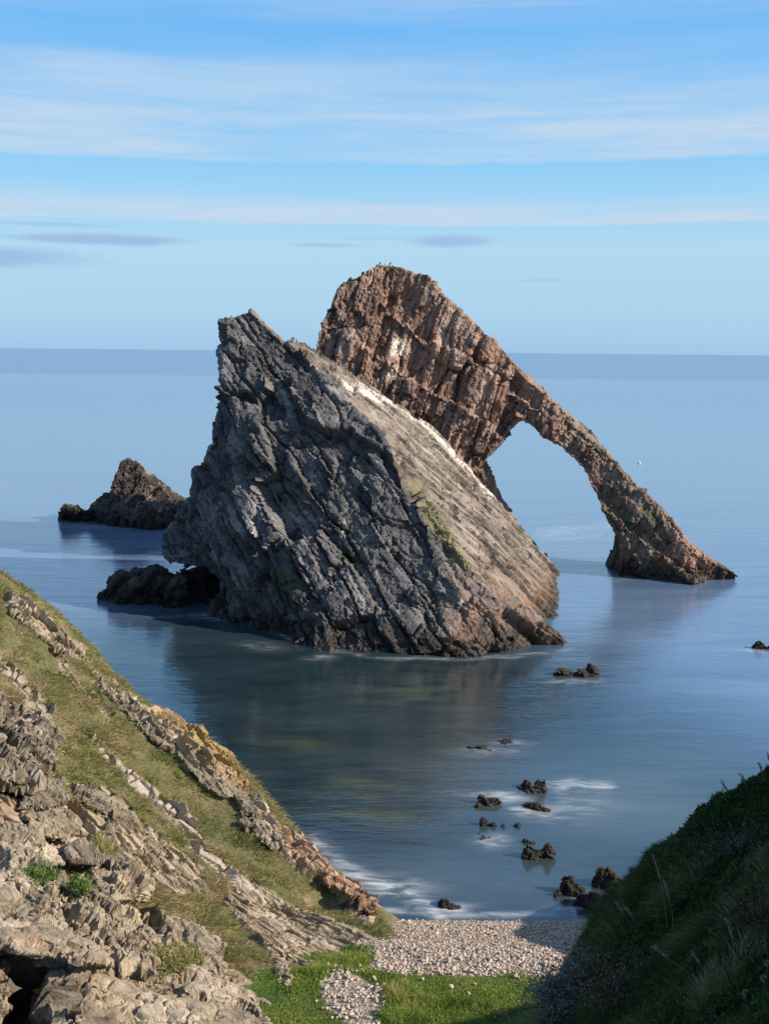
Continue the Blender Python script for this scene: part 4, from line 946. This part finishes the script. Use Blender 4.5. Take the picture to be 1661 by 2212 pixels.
# right bank vegetation
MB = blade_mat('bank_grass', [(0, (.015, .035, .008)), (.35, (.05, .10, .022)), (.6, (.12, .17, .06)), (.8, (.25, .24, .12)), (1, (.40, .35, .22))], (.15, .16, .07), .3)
def bank_pts(N, y0=4.2, y1=13.4):
    ys = y0+(y1-y0)*rng.uniform(0, 1, N)**.9; xs = rng.uniform(.08, .50, N)*ys
    b = np.stack([xs, ys, bank_z(xs, ys)], 1); b[:, 2] += .16*fbm(b, .9, 4, 601)+.06*fbm(b, 4, 3, 602)
    px, py = proj(b); return b, px, py
b1, px, py = bank_pts(300000)
long_ = sstep(-.12, .25, fbm(b1, .8, 3, 921)+.35*sstep(1900, 2050, py)-.35*sstep(1850, 1750, py))
keep = (rng.uniform(0, 1, len(b1)) < .25+.75*long_) & (px > 1150) & (px < 1800) & (b1[:, 2] > 3.2) & (py < 2400)
b1 = b1[keep]; lg = long_[keep]; n = len(b1)
# tussocks: every clump fans out from its own centre
cellp = np.floor(b1[:, :2]/.42+.35*np.stack([fbm(b1, 2., 2, 941), fbm(b1, 2., 2, 942)], 1)); ci = cellp.astype(np.int64); z0_ = np.zeros(n, np.int64)
cx_ = (cellp[:, 0]+.3+.4*_rnd(ci[:, 0], ci[:, 1], z0_, 5))*.42; cy_ = (cellp[:, 1]+.3+.4*_rnd(ci[:, 0], ci[:, 1], z0_, 6))*.42
cr = _rnd(ci[:, 0], ci[:, 1], z0_, 7); c2_ = _rnd(ci[:, 0], ci[:, 1], z0_, 8)
out_ = np.stack([b1[:, 0]-cx_, b1[:, 1]-cy_, np.zeros(n)], 1)/.3
ang = fbm(b1, .7, 2, 925)*2.2+math.pi*.85+(c2_-.5)*1.6
dirh = np.stack([np.cos(ang), np.sin(ang)-.3, np.full(n, .0)], 1)*.55+out_*.6
ht = (.03+.09*lg+.17*lg*cr**1.5)*rng.uniform(.4, 1.3, n)*np.clip(1.1-.5*np.abs(out_).max(1), .4, 1.1)
me = blades('bank_grass', b1, ht, rng.uniform(.003, .0065, n)+.0015*b1[:, 1]/10+.005*(rng.uniform(0, 1, n) > .92), dirh*.8+np.array([0, 0, .85])+rng.normal(size=(n, 3))*.3, dirh*.9-np.array([0, 0, .6]), None, np.clip(.12+.45*cr+.3*fbm(b1, 1.3, 3, 927)+.2*rng.normal(size=n), 0, 1))
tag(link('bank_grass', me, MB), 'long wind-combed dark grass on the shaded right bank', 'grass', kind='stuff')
# leafy ground cover: little leaves
b2, px, py = bank_pts(330000)
cover = 1-sstep(-.12, .25, fbm(b2, .8, 3, 921)+.35*sstep(1900, 2050, py)-.35*sstep(1850, 1750, py))
keep = (rng.uniform(0, 1, len(b2)) < .30+.70*cover) & (px > 1170) & (px < 1800) & (b2[:, 2] > 3.2) & (py < 2350)
b2 = b2[keep]; n = len(b2); hgt = np.abs(fbm(b2, 3., 3, 931))*.22*rng.uniform(.2, 1, n)
b2 = b2+np.array([-.2, -.2, 1.])*hgt[:, None]
me = blades('leafy_ground_cover', b2, rng.uniform(.018, .05, n), rng.uniform(.010, .022, n), rng.normal(size=(n, 3))*.8+np.array([-.2, -.3, .8]), rng.normal(size=(n, 3))*.3, None, np.clip(.25+.35*fbm(b2, 2, 3, 933)+.2*rng.normal(size=n), 0, 1))
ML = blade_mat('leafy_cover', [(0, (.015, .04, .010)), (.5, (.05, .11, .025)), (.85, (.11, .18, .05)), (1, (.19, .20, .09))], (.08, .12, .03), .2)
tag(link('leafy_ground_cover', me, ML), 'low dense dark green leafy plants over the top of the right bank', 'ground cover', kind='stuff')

def tubes(paths, r0, r1, seg=5):
    V = []; Fq = []; k = 0
    for p in paths:
        p = np.asarray(p); m_ = len(p)
        for i in range(m_):
            d = p[min(i+1, m_-1)]-p[max(i-1, 0)]; d = d/np.linalg.norm(d); a = np.cross(d, [0.3, .9, .2]); a /= np.linalg.norm(a); c_ = np.cross(d, a)
            r = r0+(r1-r0)*i/(m_-1)
            for j in range(seg):
                th = 2*math.pi*j/seg; V.append(p[i]+(a*math.cos(th)+c_*math.sin(th))*r)
        for i in range(m_-1):
            for j in range(seg):
                Fq.append([k+i*seg+j, k+i*seg+(j+1) % seg, k+(i+1)*seg+(j+1) % seg, k+(i+1)*seg+j])
        k += m_*seg
    return np.array(V), np.array(Fq)
def simple_mat(name, colr, rough=.8, var=.25):
    m, t, b = new_mat(name); pos = t.new('ShaderNodeNewGeometry').outputs['Position']
    lo = tuple(x*(1-var) for x in colr); hi = tuple(min(1, x*(1+var)) for x in colr)
    t.put(b.inputs['Base Color'], t.ramp(t.noise(pos, 25, 4), [(.3, lo), (.7, hi)])); b.inputs['Roughness'].default_value = rough
    return m
M_STALK = simple_mat('dry_stalk', (.30, .25, .15)); M_SEED = simple_mat('seed_head', (.34, .28, .18)); M_WHITE = simple_mat('dry_flower', (.42, .40, .33)); M_TWIG = simple_mat('dark_twig', (.05, .035, .03))
def bank_hit(px, py):
    r = ray(px, py); ys = np.linspace(4, 16, 1500); d = CAMZ+r[2]*ys-bank_z(r[0]*ys, ys)
    k = np.argmax(d < 0) if (d < 0).any() else np.argmin(d)
    return np.array([r[0]*ys[k], ys[k], bank_z(r[0]*ys[k], ys[k])])
def stalk(label, pb, pt, seed, head=True):
    """a tall dry grass stem from base pixel to tip pixel"""
    r = np.random.default_rng(seed)
    b = bank_hit(*pb); tp = CAM+ray(*pt)*(b[1]-.15)
    path = [b+(tp-b)*f+np.array([0, -.05, 0])*math.sin(f*3.1)+np.array([.03, 0, 0])*math.sin(f*2.5) for f in np.linspace(0, 1, 9)]
    root = bpy.data.objects.new('grass_stalk', None); C.objects.link(root); root.location = b
    tag(root, label, 'dry stalk', 'tall dry stalks on the right bank')
    V, Fq = tubes([np.array(path)-b], .004, .002); link('stem', mesh_np('stem', V, Fq), M_STALK, root)
    if head:
        hp = []
        for k in range(26):
            f = .72+.28*k/26; q = b+(tp-b)*f-b+np.array([0, -.05, 0])*math.sin(f*3.1)+np.array([.03, 0, 0])*math.sin(f*2.5)
            e = r.normal(size=3)*.012+np.array([0, 0, .025]); hp.append([q, q+e])
        V, Fq = tubes(hp, .0045, .0012, 4); link('seed_head', mesh_np('seed_head', V, Fq), M_SEED, root)
    return root
stalk('tallest dry grass stalk rising from the middle of the right bank', (1440, 2010), (1405, 1848), 1)
stalk('dry grass stalk bending left beside the tallest one', (1452, 2015), (1428, 1905), 2)
stalk('short dry stalk nearest the beach edge of the bank', (1360, 2000), (1325, 1950), 3)
stalk('dry stalk crossing the leaf cover just right of the short one', (1380, 2010), (1345, 1962), 4)
stalk('arched pale stalk below the tall stalks', (1500, 2110), (1400, 2045), 5)
stalk('drooping dry stalk right of the middle of the bank', (1580, 2100), (1560, 1985), 6)
stalk('short upright pale stalk in the long grass', (1520, 2110), (1488, 2060), 7)
stalk('thin dry stalk standing on the skyline at the far right', (1655, 1700), (1652, 1630), 8)
stalk('thin stalk on the skyline left of the far right one', (1640, 1705), (1632, 1648), 9)
stalk('bent stalk on the skyline of the bank', (1610, 1720), (1592, 1672), 10)
stalk('leftmost thin stalk on the skyline of the bank', (1575, 1740), (1552, 1690), 11)

def bush(label, cpx, rx, ry, col_, seed, n=1800, cat='shrub', name='shrub', leaf=.02, twig=True, lift=.1):
    """small twiggy shrub with scattered leaflets / seed heads"""
    r = np.random.default_rng(seed); b = bank_hit(*cpx)
    root = bpy.data.objects.new(name, None); C.objects.link(root); root.location = b; tag(root, label, cat)
    paths = []; ends = []
    for k in range(46):
        e = np.array([r.normal()*rx*.45, r.normal()*rx*.35-.08, abs(r.normal())*ry*.5+ry*.15])
        m_ = e*.5+np.array([0, 0, ry*.12]); paths.append([e*0, m_, e]); ends.append((m_, e))
    V, Fq = tubes(paths, .006, .002); link('twigs', mesh_np('twigs', V, Fq), M_TWIG, root)
    P_ = []
    for k in range(n):
        a, e = ends[r.integers(len(ends))]; f = r.uniform(.0, 1.1); P_.append(a+(e-a)*f+r.normal(size=3)*.045)
    P_ = np.array(P_); nn = len(P_)
    me = blades('foliage', P_, r.uniform(.5, 1.2, nn)*leaf, r.uniform(.4, .8, nn)*leaf, r.normal(size=(nn, 3))+np.array([0, -.2, .4]), r.normal(size=(nn, 3))*.2, None, r.uniform(0, 1, nn))
    link('foliage', me, col_, root)
    return root
M_GREY = blade_mat('grey_leaf', [(0, (.08, .10, .08)), (.5, (.16, .18, .15)), (1, (.28, .30, .26))], (.25, .27, .23), .2)
M_RED = blade_mat('rusty_leaf', [(0, (.07, .05, .03)), (.6, (.14, .085, .055)), (.85, (.20, .15, .11)), (1, (.42, .36, .30))], (.2, .15, .1), .2)
bush('silvery grey leafy bush at the lower left corner of the bank', (1222, 2180), .5, .45, M_GREY, 21, 5200, leaf=.03)
bush('rusty dry bush with pale seed heads beside the silvery bush', (1330, 2170), .5, .42, M_RED, 22, 3800, leaf=.018)
bush('rusty dry bush with pale specks at the right edge halfway down the bank', (1635, 2010), .32, .32, M_RED, 23, 3000, leaf=.012)
bush('greyish feathery bush near the right edge under the skyline', (1600, 1850), .4, .3, M_GREY, 24, 1500, leaf=.012)

def flower_head(label, px_, py_, size, seed):
    b = bank_hit(px_, py_); r = np.random.default_rng(seed)
    root = bpy.data.objects.new('dry_flower', None); C.objects.link(root); root.location = b; tag(root, label, 'dry flower', 'dry curled flower heads on the right bank')
    V, Fq = tubes([[np.array([0, 0, -.02]), np.array([.01, -.02, .08]), np.array([0, -.04, .16])]], .002, .0015); link('stem', mesh_np('stem', V, Fq), M_STALK, root)
    ps = []
    for k in range(14):
        a = math.pi*(.15+1.5*k/14); c_ = np.array([0, -.04, .16]); ps.append([c_+size*.4*np.array([math.cos(a), 0, math.sin(a)]), c_+size*np.array([math.cos(a), -.1, math.sin(a)])])
    V, Fq = tubes(ps, .0022, .0035, 4); link('head', mesh_np('head', V, Fq), M_WHITE, root)
flower_head('curled pale flower head at the lower right, uppermost', 1648, 2128, .018, 1)
flower_head('curled pale flower head at the lower right, middle one', 1640, 2162, .02, 2)
flower_head('curled pale flower head at the lower right, leftmost', 1600, 2192, .02, 3)

# green tufts on the left rocks
def tuft_obj(label, poly, mat, n, ht, seed, out=.3, name='plant_tuft'):
    r = np.random.default_rng(seed); bb = []
    xs_ = [p[0] for p in poly]; ys_ = [p[1] for p in poly]
    while len(bb) < 40:
        x, y = r.uniform(min(xs_), max(xs_)), r.uniform(min(ys_), max(ys_))
        if sd_poly(np.array([x]), np.array([y]), poly)[0] > 0:
            h = hill_hit(x, y); rr = h-CAM; bb.append(CAM+rr*(1-out/np.linalg.norm(rr)))
    bb = np.array(bb); c = bb.mean(0)
    b = bb[r.integers(0, len(bb), n)]+r.normal(size=(n, 3))*.07-c
    me = blades(name, b, r.uniform(.5, 1.2, n)*ht, r.uniform(.012, .022, n), r.normal(size=(n, 3))*.5+np.array([.2, -.4, .8]), r.normal(size=(n, 3))*.3, None, r.uniform(0, 1, n))
    o = link(name, me, mat); o.location = c; tag(o, label, 'plant'); return o
M_TUFT = blade_mat('fresh_green', [(0, (.07, .14, .03)), (1, (.18, .28, .07))], (.2, .3, .08), .3)
tuft_obj('bright green cushion of leaves on the rock at the left edge', [(60, 1885), (90, 1875), (125, 1895), (110, 1905), (65, 1898)], M_TUFT, 2600, .055, 31, out=.95)
tuft_obj('smaller green cushion right of the bright one', [(155, 1905), (185, 1900), (195, 1920), (165, 1922)], M_TUFT, 1200, .05, 32, out=.8)
tuft_obj('dry grass tuft growing on the scree beside the striated wall', [(205, 1820), (240, 1820), (245, 1860), (215, 1860)], MG, 1600, .16, 33, out=.3)
tuft_obj('brown grass tuft on the ledge between the two lower rock walls', [(330, 2060), (420, 2060), (430, 2090), (340, 2095)], MG, 2600, .16, 34, out=.8)
tuft_obj('green leafy plant at the foot of the rock wall by the shingle', [(740, 2060), (810, 2058), (800, 2080), (745, 2085)], M_TUFT, 3000, .12, 35, out=.1)

# pebbles
ico = []
for k in range(20):
    bm = bmesh.new(); bmesh.ops.create_icosphere(bm, subdivisions=2 if k < 10 else 1, radius=1)
    r = np.random.default_rng(k)
    vv = np.array([v_.co[:] for v_ in bm.verts]); vv *= (1+.22*fbm(vv+k*9, 1.1, 2, k))[:, None]; vv *= np.array([1, r.uniform(.65, .9), r.uniform(.45, .7)])
    ff = np.array([[v_.index for v_ in f_.verts] for f_ in bm.faces]); bm.free(); ico.append((vv, ff))
def pebble_mat(name):
    m, t, b = new_mat(name); pos = t.new('ShaderNodeNewGeometry').outputs['Position']
    c = t.ramp(t.attr('c'), [(0, (.18, .14, .11)), (.25, (.38, .30, .235)), (.6, (.52, .425, .335)), (1, (.62, .53, .44))])
    c = t.mix(1, c, t.ramp(t.noise(pos, 30, 3), [(.3, .8), (.7, 1.1)]), 'MULTIPLY'); t.put(b.inputs['Base Color'], c); return m
M_PEB = pebble_mat('pebble')
def rotz(a):
    return np.array([[math.cos(a), -math.sin(a), 0], [math.sin(a), math.cos(a), 0], [0, 0, 1]])
N = 72000
ys = rng.uniform(17.5, 22.4, N); xs = rng.uniform(-2.2, 6.5, N); zz = ground_z(xs, ys)
b = np.stack([xs, ys, zz], 1); px, py = proj(b)
jx = px+10*fbm(b, 2.2, 4, 621, .6); jy = py+8*fbm(b, 2.2, 4, 622, .6)
d = sd_poly(jx, jy, edge)
keep = (d > rng.uniform(-10, 6, N)) & (px > 640) & (px < 1420) & (b[:, 2] > -.12) & (hill_z(xs, ys) < zz+.25)
b = b[keep]; b[:, 2] += .07*fbm(b*np.array([1, 1, 1.]), .8, 4, 611)*sstep(22.5, 19, b[:, 1]); V = []; Fa = []; Cv = []; k0 = 0
for i, p in enumerate(b):
    vv, ff = ico[10+i % 10]; s_ = .012*math.exp(rng.normal()*.45)*(1.0+.25*(p[1] < 19.5))
    A = rotz(rng.uniform(0, 6.28)); tl = rng.normal(size=2)*.3
    q = (vv*s_)@A.T; q[:, 2] += q[:, 0]*tl[0]+q[:, 1]*tl[1]
    V.append(q+p+np.array([0, 0, s_*rng.uniform(.0, .9)])); Fa.append(ff+k0); Cv.append(np.full(len(vv), rng.uniform(0, 1))); k0 += len(vv)
me = mesh_np('shingle', np.concatenate(V), np.concatenate(Fa)); attr(me, 'c', np.concatenate(Cv))
tag(link('shingle', me, M_PEB), 'pale rounded shingle covering the beach', 'shingle', kind='stuff')

# single cobbles: the patch in the grass, and stones strewn over the turf
cob = []
for k in range(10):
    vv, ff = ico[k]; me = mesh_np('cobble', vv*.06, ff); attr(me, 'c', np.full(len(vv), .35+.065*k)); me.materials.append(M_PEB); cob.append(me)
def cobble(p, s_, label, group, k):
    o = bpy.data.objects.new('cobble', cob[k % 10]); C.objects.link(o); o.location = p; o.scale = (s_, s_, s_)
    o.rotation_euler = (random.uniform(-.4, .4), random.uniform(-.4, .4), random.uniform(0, 6.3)); tag(o, label, 'stone', group)
cnt = 0; tries = 0
while cnt < 230 and tries < 20000:
    tries += 1
    x, y = random.uniform(-2.2, .2), random.uniform(15, 18.3); z = float(ground_z(np.array(x), np.array(y)))
    p = np.array([[x, y, z]]); px, py = proj(p)
    if sd_poly(px, py, patch)[0] > random.gauss(-2, 7) and py[0] < 2222:
        cobble((x, y, z+.03+.07*float(fbm(p, .8, 4, 611)[0])), random.uniform(.3, .65), 'pale cobble in the stony patch sunk in the turf at the bottom', 'cobbles of the stony patch in the turf', cnt); cnt += 1
for k in range(34):
    x_, y_ = random.choice([(random.uniform(1080, 1240), random.uniform(2090, 2150)), (random.uniform(900, 1200), random.uniform(2105, 2205)), (random.uniform(820, 1120), random.uniform(2100, 2118))])
    q = PZ(x_, y_, 1.3); q[2] = float(ground_z(q[0], q[1]))+.02
    cobble((q[0], q[1], q[2]+.03), random.uniform(.35, .8), 'white stone strewn on the green turf behind the beach', 'stones strewn on the turf', k)

#@@LIFE
# ------------------------------------------------------------------ birds and buoy
M_BIRD = simple_mat('black_feather', (.012, .014, .018), .6, .1); M_BEAK = simple_mat('beak', (.12, .10, .05))
def surf_top(obj_name, px_, py0):
    return None
def bird(label, foot_px, Y, h, lean, seed):
    """perched seabird: one skin from tail through body, neck, head"""
    foot = P(foot_px[0], foot_px[1], Y)
    root = bpy.data.objects.new('seabird', None); C.objects.link(root); root.location = foot
    tag(root, label, 'bird', 'dark seabirds perched on the big rock')
    path = np.array([(-.42, 0, .10), (-.30, 0, .20), (-.16, 0, .36), (0, 0, .52), (.08, 0, .66), (.11, 0, .78), (.13, 0, .88), (.18, 0, .95), (.26, 0, .95)])
    rr = [.03, .07, .13, .14, .10, .055, .045, .06, .03]
    path[:, 0] *= lean
    V = []; Fq = []
    for i, p in enumerate(path):
        d = path[min(i+1, 8)]-path[max(i-1, 0)]; d = d/np.linalg.norm(d); a = np.array([0, 1., 0]); c_ = np.cross(d, a)
        for j in range(8):
            th = j*math.pi/4; V.append((p+(a*math.cos(th)*.9+c_*math.sin(th))*rr[i])*h)
    for i in range(8):
        for j in range(8): Fq.append([i*8+j, i*8+(j+1) % 8, (i+1)*8+(j+1) % 8, (i+1)*8+j])
    V += [path[0]*h, path[8]*h]; tri = [[64+8, 0, 0]]
    T = [[72, (j+1) % 8, j] for j in range(8)]+[[73, 64+j, 64+(j+1) % 8] for j in range(8)]
    link('body', mesh_np('body', np.array(V), [np.array(Fq), np.array(T)]), M_BIRD, root)
    sx_ = 1 if lean > 0 else -1
    V, Fq = tubes([[np.array([.26*lean, 0, .95])*h, np.array([.26*lean+.14*sx_, 0, .93])*h]], .022*h, .006*h); link('beak', mesh_np('beak', V, Fq), M_BEAK, root)
    for sy_ in (-1, 1):
        V, Fq = tubes([[np.array([-.03*lean, sy_*.06, .42])*h, np.array([-.02*lean, sy_*.06, -.06])*h]], .022*h, .015*h); link('leg', mesh_np('leg', V, Fq), M_BEAK, root)
    return root
BIRDS = [('upright dark bird on the summit, leaning right, leftmost of three', (821, 583), 63.6, .24, .9),
         ('smallest dark bird crouched between the two on the summit', (831, 584), 63.6, .12, -.8),
         ('dark bird on the right knob of the summit', (843, 583), 63.6, .24, 1.1),
         ('small dark bird perched on the notch of the front slab, left of its pair', (622, 732), 53.4, .13, .8),
         ('small dark bird perched on the notch of the front slab, right of its pair', (630, 732), 53.5, .14, -.6),
         ('dark bird sitting at the left tip of the front slab horn', (500, 683), 53.9, .13, .7)]
dg = bpy.context.evaluated_depsgraph_get(); dg.update()
for i, (lab, fp, Y, h, le) in enumerate(BIRDS):
    p = P(fp[0], fp[1], Y); best = None
    for yy_ in np.linspace(Y-2.5, Y+3.5, 25):
        q = np.array([p[0]*yy_/Y, yy_, 40.])
        hit, loc, nrm, idx, ob, mt = sc.ray_cast(dg, Vector(q), Vector((0, 0, -1)))
        if hit:
            a, b_ = proj(np.array(loc)[None, :])
            if best is None or b_[0] < best[0]: best = (b_[0], np.array(loc))
    r = bird(lab, fp, Y, h, le, i)
    if best is not None: r.location = best[1]+np.array([0, 0, .01])
bp = PZ(1380, 1001)
root = bpy.data.objects.new('buoy', None); C.objects.link(root); root.location = bp; tag(root, 'tiny pale pink buoy floating in open water right of the arch', 'buoy')
M_BUOY = simple_mat('buoy_plastic', (.75, .55, .55), .4, .05)
def lathe(prof, seg=14):
    V = []; Fq = []
    for (r_, z_) in prof:
        for j in range(seg): V.append((r_*math.cos(2*math.pi*j/seg), r_*math.sin(2*math.pi*j/seg), z_))
    for i in range(len(prof)-1):
        for j in range(seg): Fq.append([i*seg+j, i*seg+(j+1) % seg, (i+1)*seg+(j+1) % seg, (i+1)*seg+j])
    return np.array(V), np.array(Fq)
V, Fq = lathe([(.001, -.12), (.1, -.08), (.15, .02), (.14, .1), (.08, .18), (.03, .21), (.001, .215)]); link('float', mesh_np('float', V, Fq), M_BUOY, root)
V, Fq = lathe([(.02, .2), (.02, .26), (.035, .27), (.035, .30), (.001, .305)]); link('top_ring', mesh_np('top_ring', V, Fq), M_BUOY, root)
